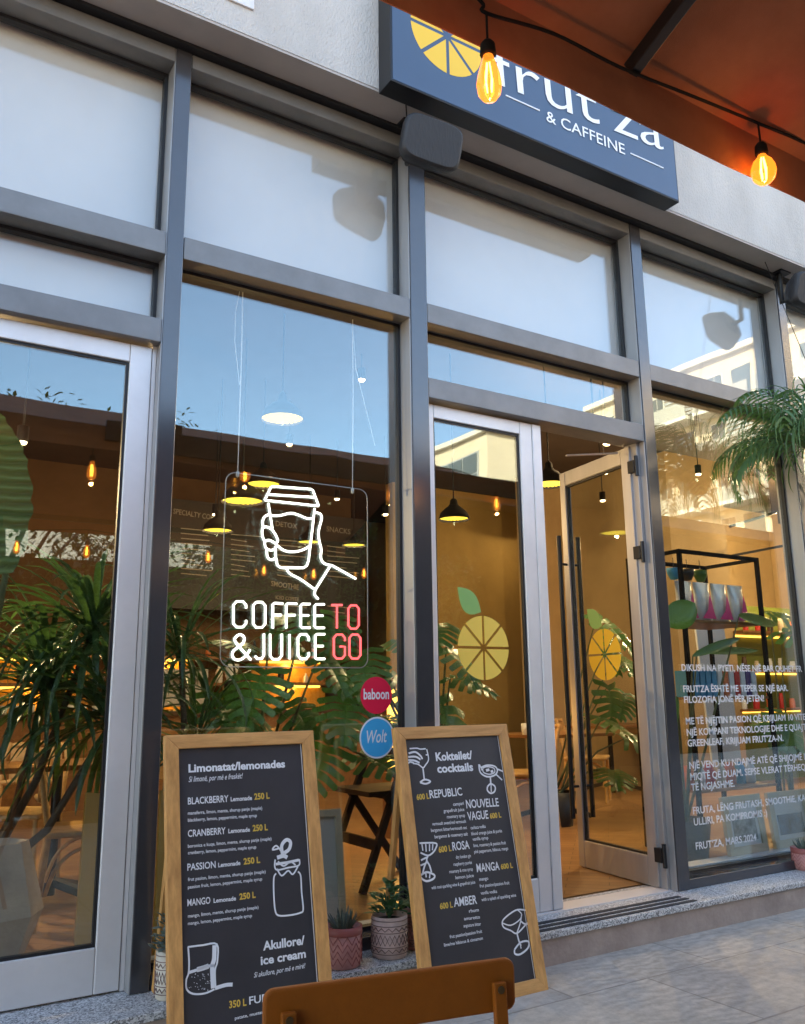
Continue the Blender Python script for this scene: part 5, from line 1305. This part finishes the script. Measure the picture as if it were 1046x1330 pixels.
# wall picture through the door
pa_ = at(775, 750, 5.6); t = empty('wall_picture', Vector((pa_.x, 5.6, pa_.z-0.5)), 'dark red painting in a cream frame beyond the open door', 'picture')
PW = Plane((at(742, 800, 5.6).x, 5.6, at(775, 800, 5.6).z), X, Zv); wW = at(805, 800, 5.6).x-PW.o.x; hW = at(775, 735, 5.6).z-PW.o.z
b = MB(); b.prism(PW, [(0, 0), (wW, 0), (wW, hW), (0, hW)], -0.03, 0.0); b.build('picture_frame', M['creamwood'], t)
b = MB(); b.prism(PW, [(.07, .07), (wW-.07, .07), (wW-.07, hW-.07), (.07, hW-.07)], 0.0005, 0.004); b.build('picture_canvas', M['darkart'], t)
b = MB(); b.box((PW.o.x-0.2, 5.63, FL), (PW.o.x+wW+0.3, 5.75, CE_Z)); b.build('picture_wall', M['plaster'], shop)
# ---- product rack in the text window
rx0, rx1, ry0, ry1 = 5.05, 5.95, 0.62, 1.12
rzt = at(872, 712, 0.62).z
t = empty('product_rack', (5.5, 0.87, FL), 'open black metal rack with bags and boxes behind the window text', 'rack')
for x in (rx0, rx1):
    for y in (ry0, ry1):
        b = MB(); b.box((x-0.014, y-0.014, FL), (x+0.014, y+0.014, rzt)); b.build('rack_post', M['lampblack'], t)
b = MB()
for y in (ry0, ry1): b.box((rx0+0.015, y-0.013, rzt-0.028), (rx1-0.015, y+0.013, rzt))
for x in (rx0, rx1): b.box((x-0.013, ry0+0.015, rzt-0.027), (x+0.013, ry1-0.015, rzt-0.001))
b.build('rack_top_frame', M['lampblack'], t)
SH = []
for py in (806, 905, 1025):
    z = at(930, py, 0.62).z; SH.append(z)
    b = MB(); b.box((rx0+0.016, ry0, z-0.02), (rx1-0.016, ry1, z)); b.build('rack_shelf', M['midwood'], t, 0.003)
def bag(c, w, h, label):
    c = Vector(c); t = empty('coffee_bag', c, label, 'coffee bag', 'silver and pink coffee bags on the rack')
    b = MB(); n = 10; vs, fs = [], []
    for i in range(n+1):
        tt = i/n; th_ = 0.055*(math.sin(math.pi*(0.12+0.86*tt))**0.7)*(1-tt*0.6); ww = w/2*(1-0.06*math.sin(math.pi*tt))
        for sx, sy in ((-1, 0), (-0.5, -1), (0.5, -1), (1, 0), (0.5, 1), (-0.5, 1)): vs.append(c+Vector((sx*ww, sy*th_, h*tt)))
    for i in range(n):
        for j in range(6): fs.append((i*6+j, i*6+(j+1) % 6, (i+1)*6+(j+1) % 6, (i+1)*6+j))
    b.add(vs, fs, True); b.build('bag_body', M['bag'], t)
    b = MB(); b.add([c+Vector((-w*0.40, -0.0575, 0.02)), c+Vector((w*0.42, -0.0575, 0.02)), c+Vector((w*0.30, -0.060, h*0.22)), c+Vector((w*0.16, -0.052, h*0.74)), c+Vector((-w*0.06, -0.060, h*0.30))], [(0, 1, 2, 3, 4)]); b.build('bag_print', M['pink'], t)
for k in range(4): bag((rx0+0.16+0.20*k, 0.74, SH[0]), 0.19, 0.30, ['coffee bag at the left end of the top rack shelf', 'second coffee bag from the left on the top rack shelf', 'third coffee bag from the left on the top rack shelf', 'coffee bag at the right end of the top rack shelf'][k])
for k in range(7):
    c = Vector((rx0+0.10+0.115*k, 0.78, SH[2])); b = MB(); b.lathe([(0.0, 0), (0.04, 0), (0.042, 0.11), (0.03, 0.13), (0.03, 0.155), (0, 0.155)], c, 14)
    tag(b.build('jar', M[['orangebox', 'paper', 'redbox', 'creamwood', 'orangebox', 'bluebox', 'paper'][k]]), 'small jar on the lowest shelf of the black product rack', 'jar', 'jars on the lowest rack shelf')
mats_ = ['bluebox']*5 + ['paper', 'orangebox', 'paper', 'redbox', 'paper', 'purplebox', 'paper']
for k, mm in enumerate(mats_):
    x = rx0+0.06+0.066*k; b = MB(); b.box((x, 0.68, SH[1]), (x+0.056, 0.80, SH[1]+0.19))
    cn_ = {'bluebox': 'blue', 'paper': 'white', 'orangebox': 'orange', 'redbox': 'red', 'purplebox': 'dark violet'}[mm]
    tag(b.build('product_box', M[mm], None, 0.003), f'slim {cn_} carton on the middle rack shelf', 'box', 'slim cartons on the middle rack shelf')
for k in range(3):
    x = rx0+0.14+0.15*k; t = empty('hanging_mug', Vector((x, 0.8, rzt-0.20)), ['blue mug hanging at the top of the rack', 'dark mug hanging at the top of the rack', 'green mug hanging at the top of the rack'][k], 'mug', 'mugs hanging in the rack')
    c = Vector((x, 0.8, rzt-0.20)); b = MB(); b.lathe([(0.0, 0), (0.03, 0.005), (0.05, 0.05), (0.055, 0.09), (0.05, 0.09), (0.0, 0.02)], c, 16); b.build('mug_body', M[['bluebox', 'blackpot', 'monst'][k]], t)
    b = MB(); b.tube([c+Vector((0, 0, 0.05)), c+Vector((0, 0, 0.172))], 0.003, 5); b.build('mug_hook', M['blackm'], t)
# framed photos on the ledge
def photo(px0, px1, pyt, Y, mm, label):
    a = at(px0, pyt, Y); c_ = at(px1, pyt, Y); w = c_.x-a.x; z0 = SILL+0.076; h = a.z - z0
    t = empty('photo_frame', Vector((a.x+w/2, Y, z0)), label, 'photo frame', 'framed photos on the window ledge')
    P = Plane((a.x, Y, z0), X, Vector((0, 0.1, 1)).normalized())
    f = 0.05
    for lp in ([(0,0),(f,f),(f,h-f),(0,h)], [(w,0),(w,h),(w-f,h-f),(w-f,f)], [(0,0),(w,0),(w-f,f),(f,f)], [(0,h),(f,h-f),(w-f,h-f),(w,h)]):
        b = MB(); b.prism(P, lp, -0.02, 0.008); b.build('frame_strip', M['creamwood'], t, 0.002)
    b = MB(); b.prism(P, [(f-.004, f-.004), (w-f+.004, f-.004), (w-f+.004, h-f+.004), (f-.004, h-f+.004)], -0.012, -0.004); b.build('photo_mount', M['paper'], t)
    b = MB(); b.prism(P, [(f+.03, f+.03), (w-f-.03, f+.03), (w-f-.03, h-f-.10), (f+.03, h-f-.10)], -0.0035, -0.001); b.build('photo_print', M[mm], t)
photo(942, 992, 1036, 0.24, 'photo', 'cream frame with a grey photo on the ledge')
photo(1001, 1052, 1030, 0.24, 'photob', 'cream frame with a blue skyline photo on the ledge')
# standing surfboard like white panel behind the rack
sp_ = at(945, 1000, 1.6); t = MB(); PB = Plane((sp_.x-0.19, 1.6, FL+0.5), X, Vector((0, 0.05, 1)).normalized())
lp = [(0, 0), (0.40, 0)] + [(0.20+0.20*math.cos(a), 1.25+0.24*math.sin(a)) for a in [math.pi*i/10 for i in range(11)]]
t.prism(PB, lp, -0.02, 0.0); tag(t.build('arched_panel', M['paper'], None, 0.004), 'pale arched panel standing behind the product rack', 'panel')
# lit green display shelf at right
c = at(1010, 860, 3.2); t = empty('display_shelf', Vector((c.x+0.3, 3.4, FL)), 'green backlit display shelf with small goods in the right room', 'shelf')
greenw = mat('green_back_panel', (0.16, 0.20, 0.03), 0.7)
b = MB(); b.box((c.x-0.55, 3.62, FL), (c.x+1.4, 3.66, c.z+0.75)); b.build('back_panel', greenw, t)
for dz in (-0.6, -0.12, 0.36):
    b = MB(); b.box((c.x-0.55, 3.25, c.z+dz), (c.x+1.4, 3.615, c.z+dz+0.03)); b.build('shelf_board', M['midwood'], t)
    b = MB(); b.box((c.x-0.5, 3.58, c.z+dz-0.025), (c.x+1.35, 3.60, c.z+dz-0.002)); b.build('led_strip', M['led'], t)
rg = random.Random(9)
for k in range(22):
    dz = (-0.57, -0.09, 0.39)[k % 3]; x = c.x-0.5+1.8*(k/22)+rg.uniform(0, 0.03); r = rg.uniform(0.025, 0.04); hh = rg.uniform(0.1, 0.2)
    b = MB(); b.lathe([(r, 0), (r, hh*0.75), (r*0.8, hh*0.8), (r*0.8, hh), (0, hh)], (x, 3.38, c.z+dz), 12)
    tag(b.build('jar', M[rg.choice(['paper', 'orangebox', 'darkwood', 'redbox', 'creamwood'])]), 'small jar on the green backlit display shelf', 'jar', 'jars on the display shelf')

# interior fill: three hanging globes added to brighten the room
for k, (x, y, z) in enumerate(((0.2, 1.6, 2.6), (2.4, 5.6, 3.2), (5.2, 4.6, 3.2))):
    t = empty('fill_globe', Vector((x, y, z)), ['added fill globe over the left tables', 'added fill globe near the counter', 'added fill globe beyond the entrance'][k], 'pendant lamp', 'added fill globes')
    b = MB(); b.lathe([(0.09*math.sin(math.pi*i/12)+1e-5, -0.09*math.cos(math.pi*i/12)) for i in range(13)], (x, y, z), 20); b.build('lamp_globe', M['globe'], t)
    b = MB(); b.tube([(x, y, z+0.09), (x, y, CE_Z)], 0.005, 6); b.build('lamp_cord', M['rubber'], t)
    light_at(t, Vector((x, y, z-0.13)), (22, 3, 4)[k])

# ================================================================== STREET OPPOSITE (seen mirrored in the glass)
def block(name, label, lo, hi, wallm, parts):
    t = empty(name, Vector(((lo[0]+hi[0])/2, (lo[1]+hi[1])/2, 0)), label, 'building', 'buildings across the street')
    b = MB(); b.box(lo, hi); b.build('wall', M[wallm], t)
    return t
# long apartment block: its facade is the plane x = BX facing the street
BX = 47.0
blk = block('apartment_block', 'long sunlit cream apartment block with balconies reflected in the right windows', (BX, -43, 0), (BX+14, -8, 23.2), 'cream', None)
b = MB(); b.box((BX-0.4, -43.3, 23.2), (BX+14.3, -7.7, 23.6)); b.build('roof', M['creamw'], blk)
rg = random.Random(31)
for fl in range(6):
    z = 3.4 + fl*3.25
    for k in range(7):
        y0 = -42 + k*4.9
        typ = (k + fl) % 3
        f = MB(); f.box((BX-0.05, y0+0.3, z+0.1), (BX+0.02, y0+1.5, z+2.5)); w_ = f.build('window', M['creamw'], blk)
        f = MB(); f.box((BX-0.08, y0+0.38, z+0.18), (BX-0.051, y0+0.87, z+2.42)); f.box((BX-0.08, y0+0.93, z+0.18), (BX-0.051, y0+1.42, z+2.42)); f.build('pane', M['farglass'], w_)
        if typ == 0:
            f = MB()
            for j in range(9): f.box((BX-0.55, y0+1.9, z+0.05+0.29*j), (BX-0.47, y0+4.2, z+0.05+0.29*j+0.19))
            f.build('louvre_screen', M['shutter'], blk)
        else:
            f = MB(); f.box((BX-0.08, y0+2.2, z+0.1), (BX-0.051, y0+3.7, z+2.45)); f.build('balcony_door', M['farglass'], blk)
        f = MB(); f.box((BX-1.5, y0-0.02, z-0.28), (BX-0.01, y0+4.4, z-0.03)); f.build('balcony_slab', M['creamw'], blk)
        f = MB(); f.box((BX-1.48, y0+0.02, z-0.029), (BX-1.44, y0+4.36, z+0.95)); f.build('balcony_rail', M['rail'], blk)
# white block with glazed end
tow = block('office_block', 'white block with a glazed upper corner reflected in the entrance door', (31.6, -52, 0), (45, -36.7, 17.3), 'cream', None)
f = MB(); f.box((31.5, -47.5, 12.3), (31.598, -37.6, 16.3)); w_ = f.build('window', M['shutter'], tow)
f = MB()
for i in range(6):
    for j in range(3): f.box((31.44, -47.4+1.63*i, 12.4+1.3*j), (31.499, -47.4+1.63*i+1.5, 12.4+1.3*j+1.18))
f.build('pane', M['farglass'], w_)
b = MB(); b.box((31.3, -52.3, 17.3), (45.2, -36.5, 17.6)); b.build('roof', M['creamw'], tow)
# pale low building straight across
low = block('low_building', 'pale low building straight across the street', (-22, -34, 0), (18, -26, 8.5), 'dullw', None)
for k in range(9):
    f = MB(); f.box((-20+4.2*k, -26.0, 1.0), (-18+4.2*k, -25.93, 3.2)); w_ = f.build('window', M['farglass'], low)
# hedge planters along the terrace
def hedge_plant(c, h, label, n=900):
    c = Vector(c); t = empty('terrace_shrub', c, label, 'shrub', 'shrubs along the terrace edge')
    b = MB(); b.box((c.x-0.5, c.y-0.2, 0), (c.x+0.5, c.y+0.2, 0.5)); b.build('planter_box', M['blackpot'], t, 0.01)
    rg = random.Random(int(c.x*31)+5); f = MB()
    for i in range(n):
        a = rg.uniform(0, 6.28); rr = rg.random()**0.6; z = 0.5 + (h-0.5)*rg.random()
        p = c + Vector((math.cos(a)*0.75*rr, math.sin(a)*0.4*rr, z)); d = Vector((rg.uniform(-1, 1), rg.uniform(-1, 1), rg.uniform(-0.7, 0.7)))
        oval_leaf(f, p, d, (0.1, 0.2, 1), rg.uniform(0.06, 0.11), rg.uniform(0.03, 0.05), 0.2, 2)
    f.build('foliage', M['hedge'], t)
    s = MB()
    for i in range(7):
        a = i*0.9; s.tube([c+Vector((math.cos(a)*0.1, math.sin(a)*0.08, 0.45)), c+Vector((math.cos(a)*0.45, math.sin(a)*0.25, h*0.9))], [0.014, 0.004], 5)
    s.build('stem', M['stem'], t)
for k in range(7):
    hedge_plant((-2.4+1.5*k, -6.0-0.1*(k % 2), 0), 3.15+0.22*((k*7) % 3), 'leafy shrub in a black planter along the terrace behind the viewer', 2600)

t = empty('backdrop_fence', Vector((1, -6.6, 0)), 'dark timber fence added behind the terrace shrubs to darken the reflections', 'fence')  # backdrop added so the glass mirrors something dark and the interior shows
for k in range(9):
    b = MB(); x = -4.5+1.5*k
    for j in range(13): b.box((x+0.045, -6.62, 0.05+0.215*j), (x+1.455, -6.59, 0.05+0.215*j+0.205))
    b.box((x+0.045, -6.64, 0.03), (x+1.455, -6.625, 2.83)); b.build('fence_panel', M['backdropwood'], t)
    b = MB(); b.box((x-0.04, -6.65, 0), (x+0.04, -6.57, 2.88)); b.build('fence_post', M['backdropwood'], t, 0.004)
t = empty('backdrop_pavilion', Vector((15, -11, 0)), 'dark flat roofed pavilion added to the right to block bright reflections', 'building')  # added dark mass keeping bright reflections out of the door and right windows
b = MB(); b.box((6.3, -14, 0), (24, -9, 4.75)); b.build('wall', M['backdropwood'], t)
b = MB(); b.box((6.0, -14.3, 4.75), (24.3, -8.5, 4.98)); b.build('roof', M['blackm'], t)
for k in range(0):
    b = MB(); b.box((7.2+3.4*k, -9.0, 0.3), (9.6+3.4*k, -8.94, 2.8)); b.build('window', M['farglass'], t)

for k, (x, y, hh, lb) in enumerate(((-2.9, -8.9, 5.2, 'leftmost street tree behind the timber fence'), (-1.0, -10.2, 5.6, 'street tree behind the fence left of the view'), (1.6, -9.4, 5.3, 'street tree behind the middle of the fence'), (4.0, -10.4, 5.6, 'street tree behind the fence next to the pavilion'), (-2.2, -12.5, 5.9, 'street tree further back on the left'), (0.4, -12.8, 5.8, 'street tree further back in the middle'))):
    c = Vector((x, y, 0)); t = empty('street_tree', c, lb, 'tree', 'trees behind the terrace fence')
    b = MB(); b.tube([c, c+Vector((0.05, 0, 1.4)), c+Vector((0.0, 0.05, 2.6))], [0.11, 0.085, 0.07], 9)
    rg = random.Random(90+k)
    for i in range(7):
        a = i*0.9; b.tube([c+Vector((0, 0.03, 2.4+0.1*i)), c+Vector((math.cos(a)*0.6, math.sin(a)*0.6, 3.2+0.15*i)), c+Vector((math.cos(a)*1.1, math.sin(a)*1.1, 3.9+0.17*i))], [0.05, 0.03, 0.01], 6)
    b.build('trunk', M['bark'], t)
    f = MB()
    for q in range(46):
        a = rg.uniform(0, 6.28); rr = rg.random()**0.5*1.45; z = rg.uniform(2.7, hh)
        o = c + Vector((math.cos(a)*rr, math.sin(a)*rr, z))
        for i in range(48):
            p = o + Vector((rg.gauss(0, 0.2), rg.gauss(0, 0.2), rg.gauss(0, 0.17)))
            oval_leaf(f, p, Vector((rg.uniform(-1, 1), rg.uniform(-1, 1), rg.uniform(-0.8, 0.5))), (0.1, 0.2, 1), rg.uniform(0.08, 0.14), rg.uniform(0.045, 0.07), 0.2, 2)
    f.build('crown', M['hedge'], t)
